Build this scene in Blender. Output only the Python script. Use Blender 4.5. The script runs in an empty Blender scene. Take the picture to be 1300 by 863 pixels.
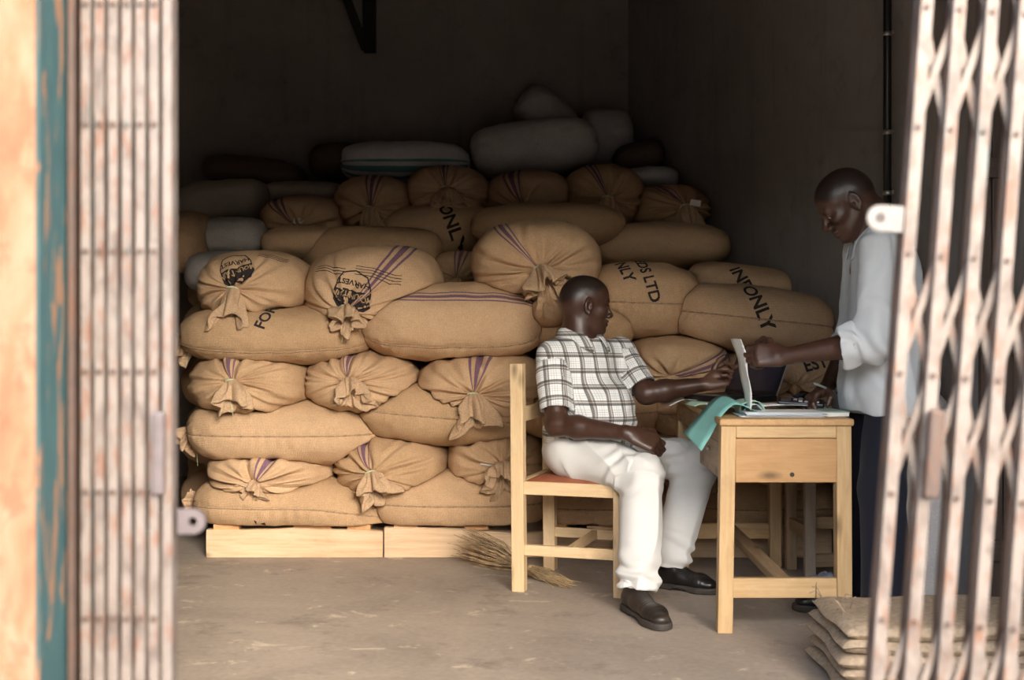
import bpy, bmesh, math, random
import numpy as np
from mathutils import Vector, Matrix
from mathutils.bvhtree import BVHTree

# ------------------------------------------------------------------ camera
FPX, CX, HY, CAMZ = 1600.0, 650.0, 396.0, 1.11      # focal length in pixels of the 1300x863 frame, horizon row, eye height
scn = bpy.context.scene
COL = scn.collection
cam_data = bpy.data.cameras.new('camera')
cam = bpy.data.objects.new('camera', cam_data)
COL.objects.link(cam)
cam.location = (0, 0, CAMZ)
cam.rotation_euler = (math.pi / 2, 0, 0)
cam_data.sensor_width = 36.0
cam_data.lens = FPX / 1300.0 * 36.0
cam_data.shift_y = -(863 / 2 - HY) / 1300.0
cam_data.clip_start = 0.05
cam_data.dof.use_dof = True
cam_data.dof.focus_distance = 5.2
cam_data.dof.aperture_fstop = 3.4
scn.camera = cam

# ------------------------------------------------------------------ light
SUN_AZ, SUN_EL = math.radians(19), math.radians(18)      # hazy low sun, in front of the store and to its right
world = bpy.data.worlds.new('sky'); scn.world = world
world.use_nodes = True
wn = world.node_tree.nodes; wl = world.node_tree.links
wn.clear()
wout = wn.new('ShaderNodeOutputWorld'); wbg = wn.new('ShaderNodeBackground'); wsky = wn.new('ShaderNodeTexSky')
wsky.sky_type = 'NISHITA'; wsky.sun_disc = False
wsky.sun_elevation = math.radians(34); wsky.sun_rotation = math.pi - SUN_AZ
wsky.air_density = 1.2; wsky.dust_density = 2.5; wsky.ozone_density = 1.0
wbg.inputs['Strength'].default_value = 1.05
wl.new(wsky.outputs[0], wbg.inputs[0]); wl.new(wbg.outputs[0], wout.inputs[0])
sun_data = bpy.data.lights.new('sun', 'SUN')
sun_data.energy = 3.5; sun_data.angle = math.radians(18); sun_data.color = (1.0, 0.95, 0.88)
sun = bpy.data.objects.new('sun', sun_data); COL.objects.link(sun)
sd = Vector((math.sin(SUN_AZ) * math.cos(SUN_EL), -math.cos(SUN_AZ) * math.cos(SUN_EL), math.sin(SUN_EL)))
sun.rotation_euler = sd.to_track_quat('Z', 'Y').to_euler()
sun.location = (4, -14, 7)
scn.view_settings.view_transform = 'Standard'
scn.view_settings.look = 'None'
scn.view_settings.gamma = 1.0
scn.view_settings.use_curve_mapping = False
scn.view_settings.exposure = 0.27

# ------------------------------------------------------------------ helpers
def P(x, y, Y):
    return Vector(((x - CX) / FPX * Y, Y, CAMZ - (y - HY) / FPX * Y))
def V(*a):
    return np.array(a, dtype=np.float64)
def unit(v):
    v = np.asarray(v, float); return v / max(np.linalg.norm(v), 1e-9)

_RT = np.random.RandomState(7).rand(65536).astype(np.float32) * 2 - 1
def vnoise(p, seed=0):
    p = np.asarray(p, float); i = np.floor(p).astype(np.int64); f = p - i
    f = f * f * (3 - 2 * f)
    def h(dx, dy, dz):
        k = ((i[..., 0] + dx) * 73856093) ^ ((i[..., 1] + dy) * 19349663) ^ ((i[..., 2] + dz) * 83492791) ^ (seed * 2654435)
        return _RT[(k ^ (k >> 13)) & 65535]
    x, y, z = f[..., 0], f[..., 1], f[..., 2]
    a = h(0,0,0) * (1 - x) + h(1,0,0) * x; b = h(0,1,0) * (1 - x) + h(1,1,0) * x
    c = h(0,0,1) * (1 - x) + h(1,0,1) * x; d = h(0,1,1) * (1 - x) + h(1,1,1) * x
    return (a * (1 - y) + b * y) * (1 - z) + (c * (1 - y) + d * y) * z

def npmesh(name, v, f, smooth=True, uv=None):
    """v (N,3), f list of index tuples or (M,k) array -> mesh"""
    me = bpy.data.meshes.new(name)
    v = np.asarray(v, np.float32)
    if isinstance(f, np.ndarray):
        m, k = f.shape
        me.vertices.add(len(v)); me.vertices.foreach_set('co', v.ravel())
        me.loops.add(m * k); me.loops.foreach_set('vertex_index', f.astype(np.int32).ravel())
        me.polygons.add(m); me.polygons.foreach_set('loop_start', np.arange(0, m * k, k, dtype=np.int32))
        me.update(calc_edges=True)
    else:
        me.from_pydata([tuple(map(float, q)) for q in v], [], f)
        me.update()
    if smooth:
        me.polygons.foreach_set('use_smooth', np.ones(len(me.polygons), dtype=bool))
    if uv is not None:
        ul = me.uv_layers.new(name='UVMap'); ul.data.foreach_set('uv', np.asarray(uv, np.float32).ravel())
    return me

def link(name, me, mat=None, parent=None, loc=None):
    o = bpy.data.objects.new(name, me); COL.objects.link(o)
    if mat is not None and me is not None:
        me.materials.clear(); me.materials.append(mat)
    if parent is not None: o.parent = parent
    if loc is not None: o.location = loc
    return o
def tag(o, label=None, cat=None, group=None, kind=None):
    if label: o['label'] = label
    if cat: o['category'] = cat
    if group: o['group'] = group
    if kind: o['kind'] = kind
    return o
def thing(name, loc, label, cat, group=None):
    o = bpy.data.objects.new(name, None); COL.objects.link(o); o.location = loc
    o.empty_display_size = 0.1
    return tag(o, label, cat, group)
def wpart(name, v, f, mat, root, smooth=True, uv=None):
    """part from world-space vertices under an unrotated root"""
    loc = V(*root_world(root))
    return link(name, npmesh(name, np.asarray(v, float) - loc, f, smooth, uv), mat, root)
def root_world(o):
    l = Vector(o.location)
    p = o.parent
    while p: l = l + Vector(p.location); p = p.parent
    return l

def box_mesh(name, sx, sy, sz, bev=0.003, seg=2, jitter=0, seed=0):
    bm = bmesh.new(); bmesh.ops.create_cube(bm, size=1.0)
    for q in bm.verts: q.co = Vector((q.co.x * sx, q.co.y * sy, q.co.z * sz))
    if jitter:
        r = random.Random(seed)
        for q in bm.verts: q.co += Vector((r.uniform(-1, 1), r.uniform(-1, 1), r.uniform(-1, 1))) * jitter
    if bev > 0: bmesh.ops.bevel(bm, geom=bm.edges[:], offset=bev, segments=seg, affect='EDGES', profile=0.5)
    me = bpy.data.meshes.new(name); bm.to_mesh(me); bm.free(); me.update()
    return me
def bar(name, p0, p1, w, h, mat, root, up=(0, 0, 1), bev=0.003, kind=None):
    """a timber from p0 to p1 (world centres of the ends): local X runs along it, so the grain follows it"""
    p0 = Vector(p0); p1 = Vector(p1); d = (p1 - p0); L = d.length; x = d.normalized()
    z = Vector(up); z = (z - x * z.dot(x))
    if z.length < 1e-4: z = Vector((0, 1, 0)) - x * x.y
    z.normalize(); y = z.cross(x)
    M = Matrix(((x.x, y.x, z.x, 0), (x.y, y.y, z.y, 0), (x.z, y.z, z.z, 0), (0, 0, 0, 1)))
    o = link(name, box_mesh(name, L, w, h, bev), mat, root)
    M.translation = (p0 + p1) / 2 - (root_world(root) if root else Vector((0, 0, 0)))
    o.matrix_basis = M
    return o
def tube_geo(pts, r, sides=6, cap=True):
    pts = [np.asarray(p, float) for p in pts]; n = len(pts)
    rr = r if hasattr(r, '__len__') else [r] * n
    v = []; f = []
    t0 = unit(pts[1] - pts[0]); a = np.cross(t0, V(0, 0, 1))
    if np.linalg.norm(a) < 1e-3: a = np.cross(t0, V(1, 0, 0))
    a = unit(a)
    for i in range(n):
        t = unit(pts[min(i + 1, n - 1)] - pts[max(i - 1, 0)])
        a = unit(a - t * np.dot(a, t)); b = np.cross(t, a)
        for k in range(sides):
            q = 2 * math.pi * k / sides
            v.append(pts[i] + rr[i] * (math.cos(q) * a + math.sin(q) * b))
    for i in range(n - 1):
        for k in range(sides):
            k2 = (k + 1) % sides
            f.append((i * sides + k, i * sides + k2, (i + 1) * sides + k2, (i + 1) * sides + k))
    if cap:
        f.append(tuple(range(sides - 1, -1, -1))); f.append(tuple((n - 1) * sides + k for k in range(sides)))
    return v, f
def merge_geo(*gs):
    v = []; f = []
    for a, b in gs:
        o = len(v); v += list(a); f += [tuple(i + o for i in q) for q in b]
    return v, f
def cyl_geo(p0, p1, r, sides=16):
    return tube_geo([p0, p1], r, sides)

# ------------------------------------------------------------------ materials
def mat_new(name):
    m = bpy.data.materials.new(name); m.use_nodes = True
    nt = m.node_tree; nt.nodes.clear()
    o = nt.nodes.new('ShaderNodeOutputMaterial'); b = nt.nodes.new('ShaderNodeBsdfPrincipled')
    nt.links.new(b.outputs[0], o.inputs[0])
    return m, nt, b
def N(nt, t, **kw):
    n = nt.nodes.new(t)
    for k, v in kw.items():
        if k in n.inputs: n.inputs[k].default_value = v
        else: setattr(n, k, v)
    return n
def coords(nt, scale=(1, 1, 1), kind='Object'):
    tc = N(nt, 'ShaderNodeTexCoord'); mp = N(nt, 'ShaderNodeMapping'); mp.inputs['Scale'].default_value = scale
    nt.links.new(tc.outputs[kind], mp.inputs[0])
    if kind == 'Object':          # every object its own patch of the texture
        oi = N(nt, 'ShaderNodeObjectInfo'); mu = N(nt, 'ShaderNodeMath', operation='MULTIPLY'); mu.inputs[1].default_value = 37.0
        nt.links.new(oi.outputs['Random'], mu.inputs[0])
        cb = N(nt, 'ShaderNodeCombineXYZ')
        nt.links.new(mu.outputs[0], cb.inputs[0]); nt.links.new(mu.outputs[0], cb.inputs[1])
        nt.links.new(cb.outputs[0], mp.inputs['Location'])
    return mp.outputs[0]
def noise(nt, vec, scale, detail=4, rough=0.55, dist=0.0):
    n = N(nt, 'ShaderNodeTexNoise'); n.inputs['Scale'].default_value = scale; n.inputs['Detail'].default_value = detail
    n.inputs['Roughness'].default_value = rough; n.inputs['Distortion'].default_value = dist
    nt.links.new(vec, n.inputs['Vector']); return n.outputs['Fac']
def ramp(nt, fac, stops):
    r = N(nt, 'ShaderNodeValToRGB'); cr = r.color_ramp
    while len(cr.elements) < len(stops): cr.elements.new(0.5)
    for e, (p, c) in zip(cr.elements, stops): e.position = p; e.color = tuple(c) + (1,) if len(c) == 3 else c
    nt.links.new(fac, r.inputs[0]); return r.outputs[0]
def mix(nt, fac, a, b, mode='MIX'):
    m = N(nt, 'ShaderNodeMix', data_type='RGBA', blend_type=mode)
    if isinstance(fac, (int, float)): m.inputs[0].default_value = fac
    else: nt.links.new(fac, m.inputs[0])
    for s, i in ((a, 6), (b, 7)):
        if isinstance(s, (tuple, list)): m.inputs[i].default_value = tuple(s) + (1,)
        else: nt.links.new(s, m.inputs[i])
    return m.outputs[2]
def math_n(nt, op, a, b=None, clamp=False):
    m = N(nt, 'ShaderNodeMath', operation=op); m.use_clamp = clamp
    for s, i in ((a, 0), (b, 1)):
        if s is None: continue
        if isinstance(s, (int, float)): m.inputs[i].default_value = s
        else: nt.links.new(s, m.inputs[i])
    return m.outputs[0]
def bump(nt, b, h, strength=0.3, dist=0.01):
    n = N(nt, 'ShaderNodeBump'); n.inputs['Strength'].default_value = strength; n.inputs['Distance'].default_value = dist
    nt.links.new(h, n.inputs['Height']); nt.links.new(n.outputs[0], b.inputs['Normal'])
def setc(nt, b, c):
    if isinstance(c, (tuple, list)): b.inputs['Base Color'].default_value = tuple(c) + (1,)
    else: nt.links.new(c, b.inputs['Base Color'])
def simple(name, col, rough=0.6, metal=0.0, var=0.12, scale=30, spec=0.5, bumps=0.0):
    m, nt, b = mat_new(name)
    v = coords(nt); n = noise(nt, v, scale)
    lo = tuple(max(0, c * (1 - var)) for c in col); hi = tuple(min(1, c * (1 + var)) for c in col)
    setc(nt, b, ramp(nt, n, [(0.3, lo), (0.7, hi)]))
    b.inputs['Roughness'].default_value = rough; b.inputs['Metallic'].default_value = metal
    b.inputs['Specular IOR Level'].default_value = spec
    if bumps: bump(nt, b, n, bumps, 0.004)
    return m
def wood(name, light, dark, knots=True, rough=0.55, contrast=1.0):
    m, nt, b = mat_new(name)
    v = coords(nt, (2.2, 16, 16))
    g1 = noise(nt, v, 2.2, 5, 0.6, 0.6); g2 = noise(nt, coords(nt, (4, 110, 110)), 1.5, 3, 0.6, 0.2)
    c = ramp(nt, g1, [(0.28, dark), (0.62, light)])
    c = mix(nt, 0.35 * contrast, c, ramp(nt, g2, [(0.3, dark), (0.65, light)]))
    if knots:
        vv = N(nt, 'ShaderNodeTexVoronoi'); vv.inputs['Scale'].default_value = 1.0
        nt.links.new(coords(nt, (4.2, 11, 11)), vv.inputs['Vector'])
        k = ramp(nt, vv.outputs['Distance'], [(0.05, (1, 1, 1)), (0.22, (0, 0, 0))])
        dk = tuple(q * 0.33 for q in dark)
        c = mix(nt, math_n(nt, 'MULTIPLY', k, 0.85), c, dk)
    dirt = noise(nt, coords(nt), 5.0, 5, 0.7)
    c = mix(nt, ramp(nt, dirt, [(0.55, (0, 0, 0)), (0.8, (0.35, 0.35, 0.35))]), c, tuple(q * 0.5 for q in dark))
    setc(nt, b, c); b.inputs['Roughness'].default_value = rough
    bump(nt, b, g2, 0.15, 0.003)
    return m

def sack_material(name, base, dark, stripe=(0.10, 0.045, 0.13), weave=True, rough=0.95):
    m, nt, b = mat_new(name)
    v = coords(nt)
    big = noise(nt, v, 3.2, 5, 0.6); mid = noise(nt, v, 26, 4, 0.65); fine = noise(nt, v, 190, 2, 0.7)
    c = ramp(nt, big, [(0.25, dark), (0.7, base)])
    c = mix(nt, 0.30, c, ramp(nt, mid, [(0.3, tuple(q * 0.72 for q in dark)), (0.7, tuple(min(1, q * 1.15) for q in base))]))
    c = mix(nt, 0.42, c, ramp(nt, fine, [(0.3, tuple(q * 0.55 for q in dark)), (0.7, tuple(min(1, q * 1.3) for q in base))]))
    hgt = fine
    if weave:
        def wv(ax):
            w = N(nt, 'ShaderNodeTexWave', wave_type='BANDS', bands_direction=ax)
            w.inputs['Scale'].default_value = 62; w.inputs['Distortion'].default_value = 5.0; w.inputs['Detail'].default_value = 2
            w.inputs['Detail Scale'].default_value = 0.6
            nt.links.new(v, w.inputs['Vector']); return w.outputs['Fac']
        w = math_n(nt, 'MULTIPLY', wv('X'), wv('Z'))
        c = mix(nt, math_n(nt, 'MULTIPLY', w, 0.16), c, tuple(min(1, q * 1.5) for q in base))
        hgt = math_n(nt, 'ADD', w, math_n(nt, 'MULTIPLY', fine, 0.8))
    # woven stripes that run the length of the sack: three bands around the angle stripe_u, width stripe_w
    uv = N(nt, 'ShaderNodeUVMap'); sx = N(nt, 'ShaderNodeSeparateXYZ'); nt.links.new(uv.outputs[0], sx.inputs[0])
    au = N(nt, 'ShaderNodeAttribute', attribute_type='OBJECT', attribute_name='stripe_u')
    aw = N(nt, 'ShaderNodeAttribute', attribute_type='OBJECT', attribute_name='stripe_w')
    d = math_n(nt, 'DIVIDE', math_n(nt, 'SUBTRACT', sx.outputs[0], au.outputs['Fac']), math_n(nt, 'MAXIMUM', aw.outputs['Fac'], 0.0005))
    ad = math_n(nt, 'ABSOLUTE', d)
    core = math_n(nt, 'LESS_THAN', ad, 0.30)
    e1 = math_n(nt, 'MULTIPLY', math_n(nt, 'GREATER_THAN', ad, 0.72), math_n(nt, 'LESS_THAN', ad, 1.0))
    st = math_n(nt, 'MAXIMUM', core, e1)
    on = math_n(nt, 'GREATER_THAN', aw.outputs['Fac'], 0.0006)
    st = math_n(nt, 'MULTIPLY', math_n(nt, 'MULTIPLY', st, on), math_n(nt, 'ADD', 0.45, math_n(nt, 'MULTIPLY', fine, 0.7)), True)
    oi = N(nt, 'ShaderNodeObjectInfo')
    c = mix(nt, 0.30, c, mix(nt, oi.outputs['Random'], tuple(q * 0.70 for q in dark), (min(1, base[0] * 1.25), min(1, base[1] * 1.32), min(1, base[2] * 1.5))))
    c = mix(nt, st, c, stripe)
    setc(nt, b, c); b.inputs['Roughness'].default_value = rough; b.inputs['Specular IOR Level'].default_value = 0.15
    bump(nt, b, hgt, 0.5, 0.004)
    return m

HESS = sack_material('hessian', (0.57, 0.375, 0.215), (0.45, 0.285, 0.15))
HESSB = sack_material('hessian_brown', (0.40, 0.26, 0.14), (0.30, 0.19, 0.10))
PLAS_TAN = sack_material('woven_plastic_tan', (0.52, 0.45, 0.36), (0.42, 0.35, 0.27), weave=False, rough=0.6)
PLAS_WHITE = sack_material('woven_plastic_white', (0.66, 0.62, 0.57), (0.52, 0.48, 0.43), stripe=(0.02, 0.22, 0.21), weave=False, rough=0.5)
PLAS_BROWN = sack_material('woven_plastic_brown', (0.11, 0.07, 0.05), (0.07, 0.045, 0.035), weave=False, rough=0.45)
PLAS_GREY = sack_material('woven_plastic_grey', (0.42, 0.38, 0.34), (0.32, 0.28, 0.25), weave=False, rough=0.5)
PLAS_TEAL = sack_material('woven_plastic_teal', (0.05, 0.28, 0.27), (0.03, 0.20, 0.22), weave=False, rough=0.5)
SEAM = simple('seam_cord', (0.33, 0.215, 0.125), 0.95, var=0.3, scale=120)
MOUTHM = simple('hessian_mouth', (0.47, 0.315, 0.19), 0.95, var=0.22, scale=160, bumps=0.4, spec=0.15)
TWINE = simple('pale_twine', (0.50, 0.55, 0.34), 0.8, var=0.3, scale=60)
INK = simple('printed_ink', (0.035, 0.027, 0.026), 0.9, var=0.5, scale=180, spec=0.1)
PINE = wood('pine', (0.58, 0.40, 0.205), (0.43, 0.265, 0.115))
PINE_PALE = wood('pale_pine', (0.70, 0.52, 0.31), (0.54, 0.37, 0.19))
PINE_OLD = wood('worn_pine', (0.42, 0.29, 0.17), (0.27, 0.17, 0.09))
WOOD_GREY = wood('worn_grey_wood', (0.42, 0.33, 0.25), (0.29, 0.21, 0.15), contrast=0.6)
WOOD_DARK = wood('dark_wood', (0.060, 0.036, 0.024), (0.025, 0.015, 0.010), knots=False)
# ------------------------------------------------------------------ the store room
def plaster(name, a, b_, c_, s1=1.6, s2=7.0, rough=0.9):
    m, nt, b = mat_new(name)
    v = coords(nt)
    n1 = noise(nt, v, s1, 6, 0.62, 0.4); n2 = noise(nt, v, s2, 6, 0.7)
    c = ramp(nt, n1, [(0.3, a), (0.65, b_)])
    c = mix(nt, ramp(nt, n2, [(0.55, (0, 0, 0)), (0.75, (0.7, 0.7, 0.7))]), c, c_)
    # drips run down the wall
    v3 = coords(nt, (9, 9, 0.7)); n3 = noise(nt, v3, 1.0, 4, 0.6)
    c = mix(nt, ramp(nt, n3, [(0.56, (0, 0, 0)), (0.8, (0.5, 0.5, 0.5))]), c, tuple(q * 0.55 for q in a))
    setc(nt, b, c); b.inputs['Roughness'].default_value = rough
    bump(nt, b, n2, 0.25, 0.01)
    return m
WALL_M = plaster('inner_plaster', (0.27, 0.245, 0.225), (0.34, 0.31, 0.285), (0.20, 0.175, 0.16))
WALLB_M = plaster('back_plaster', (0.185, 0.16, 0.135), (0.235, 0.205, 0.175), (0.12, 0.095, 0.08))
CEIL_M = simple('ceiling_boards', (0.05, 0.037, 0.028), 0.9)
# peeling peach paint on the front of the building
def peach():
    m, nt, b = mat_new('peach_paint')
    v = coords(nt, (6, 6, 2.4))
    n1 = noise(nt, v, 2.4, 6, 0.6, 1.0); n2 = noise(nt, coords(nt, (9, 9, 5)), 3.0, 6, 0.7, 0.6)
    c = ramp(nt, n1, [(0.30, (0.135, 0.052, 0.022)), (0.48, (0.175, 0.086, 0.042)), (0.66, (0.195, 0.118, 0.070))])
    c = mix(nt, ramp(nt, n2, [(0.52, (0, 0, 0)), (0.62, (0.8, 0.8, 0.8))]), c, (0.14, 0.058, 0.026))
    setc(nt, b, c); b.inputs['Roughness'].default_value = 0.85; bump(nt, b, n2, 0.4, 0.01)
    return m
PEACH = peach()
def teal_paint():
    m, nt, b = mat_new('peeling_teal_paint')
    v = coords(nt, (14, 14, 2.2)); n1 = noise(nt, v, 2.2, 5, 0.62, 0.8)
    n2 = noise(nt, coords(nt, (20, 20, 6)), 2.0, 4, 0.6)
    t = ramp(nt, n2, [(0.3, (0.012, 0.042, 0.045)), (0.7, (0.022, 0.062, 0.062))])
    c = mix(nt, ramp(nt, n1, [(0.56, (0, 0, 0)), (0.58, (1, 1, 1))]), t, (0.16, 0.083, 0.043))
    setc(nt, b, c); b.inputs['Roughness'].default_value = 0.7; bump(nt, b, n1, 0.4, 0.006)
    return m
TEAL = teal_paint()
def concrete_floor():
    m, nt, b = mat_new('worn_concrete')
    v = coords(nt)
    a = noise(nt, v, 1.3, 6, 0.65, 0.6); d = noise(nt, coords(nt, (1, 1.15, 1)), 5.5, 7, 0.68, 0.5); e = noise(nt, v, 40, 3, 0.6)
    c = ramp(nt, a, [(0.30, (0.25, 0.21, 0.175)), (0.52, (0.38, 0.315, 0.26)), (0.75, (0.47, 0.39, 0.315))])
    c = mix(nt, ramp(nt, d, [(0.60, (0, 0, 0)), (0.66, (0.7, 0.7, 0.7)), (0.80, (0.8, 0.8, 0.8))]), c, (0.70, 0.59, 0.46))
    c = mix(nt, ramp(nt, noise(nt, coords(nt, (1, 1.1, 1)), 3.4, 7, 0.72), [(0.32, (0.8, 0.8, 0.8)), (0.45, (0, 0, 0))]), c, (0.18, 0.15, 0.125))
    c = mix(nt, 0.25, c, ramp(nt, e, [(0.3, (0.13, 0.11, 0.09)), (0.7, (0.34, 0.28, 0.22))]))
    setc(nt, b, c); b.inputs['Roughness'].default_value = 0.82
    bump(nt, b, d, 0.35, 0.012)
    return m
FLOOR_M = concrete_floor()
YARD_M = simple('sandy_yard', (0.52, 0.41, 0.30), 0.95, var=0.2, scale=1.2)

JL, JR, LINTEL, YF0, YF1 = -0.643, 1.70, 2.45, 1.70, 1.95
RW = lambda Y: 2.564 - 0.19 * Y                     # inner face of the right wall, which runs slightly askew
BWY = lambda X: 9.09 + 0.19 * (X - 0.84)            # inner face of the back wall
CEIL = 3.9
XL = -3.3
def slab(name, poly, z0, z1, mat, kind='structure'):
    n = len(poly)
    v = [(x, y, z0) for x, y in poly] + [(x, y, z1) for x, y in poly]
    f = [tuple(range(n - 1, -1, -1)), tuple(range(n, 2 * n))] + [(i, (i + 1) % n, n + (i + 1) % n, n + i) for i in range(n)]
    o = link(name, npmesh(name, v, f, smooth=False), mat)
    return tag(o, kind=kind)
slab('floor', [(XL, YF0), (2.3, YF0), (2.3, 2.0), (RW(2.0) + .1, 2.0), (RW(9.3) + .1, 9.35), (XL, 8.6)], -0.12, 0.0, FLOOR_M)
slab('ground', [(-30, -40), (30, -40), (30, YF0), (-30, YF0)], -0.25, -0.10, YARD_M)
slab('wall_sky_block', [(-30, -19), (30, -19), (30, -18), (-30, -18)], -0.1, 5.0, simple('sky_block', (0.20, 0.17, 0.13), 0.9))       # unseen wall added across the yard to block low sky light
slab('ceiling', [(XL - .2, YF0), (2.6, YF0), (RW(9.3) + .3, 9.5), (XL - .2, 8.8)], CEIL, CEIL + 0.1, CEIL_M)
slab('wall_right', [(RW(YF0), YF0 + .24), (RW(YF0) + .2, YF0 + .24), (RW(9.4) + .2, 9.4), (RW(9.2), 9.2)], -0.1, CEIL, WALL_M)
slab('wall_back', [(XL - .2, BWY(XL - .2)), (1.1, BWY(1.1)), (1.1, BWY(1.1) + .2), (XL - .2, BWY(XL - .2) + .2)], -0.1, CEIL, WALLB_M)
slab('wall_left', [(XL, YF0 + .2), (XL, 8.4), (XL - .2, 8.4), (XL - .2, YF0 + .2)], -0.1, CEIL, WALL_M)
v, f = [], []
for (x0, x1, z0, z1) in ((XL - .2, JL, -0.12, CEIL), (JR, 2.6, -0.12, CEIL), (JL, JR, LINTEL, CEIL)):
    o = len(v)
    v += [(x, y, z) for z in (z0, z1) for (x, y) in ((x0, YF0), (x1, YF0), (x1, YF1), (x0, YF1))]
    f += [tuple(o + i for i in q) for q in ((3, 2, 1, 0), (4, 5, 6, 7), (0, 1, 5, 4), (1, 2, 6, 5), (2, 3, 7, 6), (3, 0, 4, 7))]
tag(link('wall_front', npmesh('wall_front', v, f, False), PEACH), kind='structure')
# painted steel strip on the door reveal
o = link('trim_1', box_mesh('trim_1', 0.004, YF1 - YF0 - 0.004, LINTEL, 0.001, 1), TEAL); o.location = (JL + 0.0022, (YF0 + YF1) / 2, LINTEL / 2)
tag(o, kind='structure')

# ------------------------------------------------------------------ folding steel gates
def rust_paint(name, base, streak, rust, amt=0.5):
    m, nt, b = mat_new(name)
    n1 = noise(nt, coords(nt, (9, 9, 5)), 3.0, 5, 0.65, 0.5); n2 = noise(nt, coords(nt, (24, 24, 9)), 2.5, 4, 0.6)
    c = ramp(nt, n1, [(0.3, streak), (0.55, base)])
    c = mix(nt, ramp(nt, n2, [(0.56 - 0.06 * amt, (0, 0, 0)), (0.68, (amt, amt, amt))]), c, rust)
    n3 = noise(nt, coords(nt, (7, 7, 2)), 2.0, 3, 0.5)
    c = mix(nt, ramp(nt, n3, [(0.66, (0, 0, 0)), (0.72, (0.5, 0.5, 0.5))]), c, (0.085, 0.12, 0.115))
    setc(nt, b, c); b.inputs['Roughness'].default_value = 0.55; b.inputs['Metallic'].default_value = 0.15
    bump(nt, b, n2, 0.3, 0.003)
    return m
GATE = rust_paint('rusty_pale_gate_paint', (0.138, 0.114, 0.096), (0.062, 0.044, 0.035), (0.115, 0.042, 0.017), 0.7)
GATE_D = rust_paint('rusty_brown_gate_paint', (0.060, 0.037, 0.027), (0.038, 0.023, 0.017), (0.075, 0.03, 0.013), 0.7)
TABM = simple('cream_lock_paint', (0.125, 0.112, 0.10), 0.5, var=0.15, scale=40)
TABM2 = simple('mauve_grey_steel', (0.085, 0.068, 0.066), 0.5, var=0.2, scale=40, metal=0.2)
HOLE = simple('dark_bolt', (0.035, 0.03, 0.03), 0.5, metal=0.5)

def channel_mesh(name, w, d, t, H):
    """U section, open side towards +Y"""
    pr = [(-w/2, d), (-w/2, 0), (w/2, 0), (w/2, d), (w/2 - t, d), (w/2 - t, t), (-w/2 + t, t), (-w/2 + t, d)]
    v = [(x, y, z) for z in (0, H) for x, y in pr]; n = 8
    f = [(i, (i + 1) % n, n + (i + 1) % n, n + i) for i in range(n)] + [(7, 6, 1, 0), (2, 5, 4, 3), (6, 5, 2, 1), (8, 9, 14, 15), (11, 12, 13, 10), (9, 10, 13, 14)]
    me = npmesh(name, v, f, False)
    bm = bmesh.new(); bm.from_mesh(me); bmesh.ops.recalc_face_normals(bm, faces=bm.faces); bm.to_mesh(me); bm.free()
    return me
def rivets_mesh(name, zs, y, r=0.0045):
    g = [cyl_geo((0, y - 0.004, z), (0, y + 0.002, z), r, 8) for z in zs]
    return npmesh(name, *merge_geo(*g), smooth=False)
def gate(root, n, pitch, w, H, bands, half, fold=False, back_dx=-0.0145):
    ch = channel_mesh('picket', w, 0.011, 0.0025, H); chb = channel_mesh('picket', w * 0.55, 0.011, 0.0025, H)
    zs = [z for b in bands for z in (b - half, b, b + half) if 0.02 < z < H - 0.02]
    rv = rivets_mesh('rivets', zs, 0.0); rv.materials.append(GATE_D)
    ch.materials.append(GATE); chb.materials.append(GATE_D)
    sl = math.hypot(2 * pitch, 2 * half)
    st = box_mesh('lattice_strip', 0.0115, 0.003, sl, 0.0008, 1); st.materials.append(GATE)
    stb = st.copy(); stb.materials.clear(); stb.materials.append(GATE if not fold else GATE_D)
    a = math.atan2(pitch, half)
    for k in range(n):
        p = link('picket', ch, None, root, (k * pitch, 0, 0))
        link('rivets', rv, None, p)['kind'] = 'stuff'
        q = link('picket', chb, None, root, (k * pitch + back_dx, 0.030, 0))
        for zc in bands:
            if 1 <= k < n - 1:
                s = link('lattice_strip', st, None, root, (k * pitch, 0.0150, zc)); s.rotation_euler = (0, a, 0)
                s = link('lattice_strip', stb, None, root, (k * pitch, 0.0215, zc)); s.rotation_euler = (0, -a, 0)
            else:           # half strips at the two ends of the gate
                sg = 1 if k == 0 else -1
                for (dy, ang) in ((0.0150, a * sg), (0.0215, -a * sg)):
                    hm = box_mesh('lattice_strip', 0.0115, 0.003, sl / 2, 0.0008, 1); hm.materials.append(GATE)
                    up = 1 if dy < 0.02 else -1
                    s = link('lattice_strip', hm, None, root, (k * pitch + sg * pitch / 2, dy, zc + up * half / 2)); s.rotation_euler = (0, sg * up * a, 0)
BANDS = [-0.02 + 0.523 * i for i in range(6)]
GZ = 2.425
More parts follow.
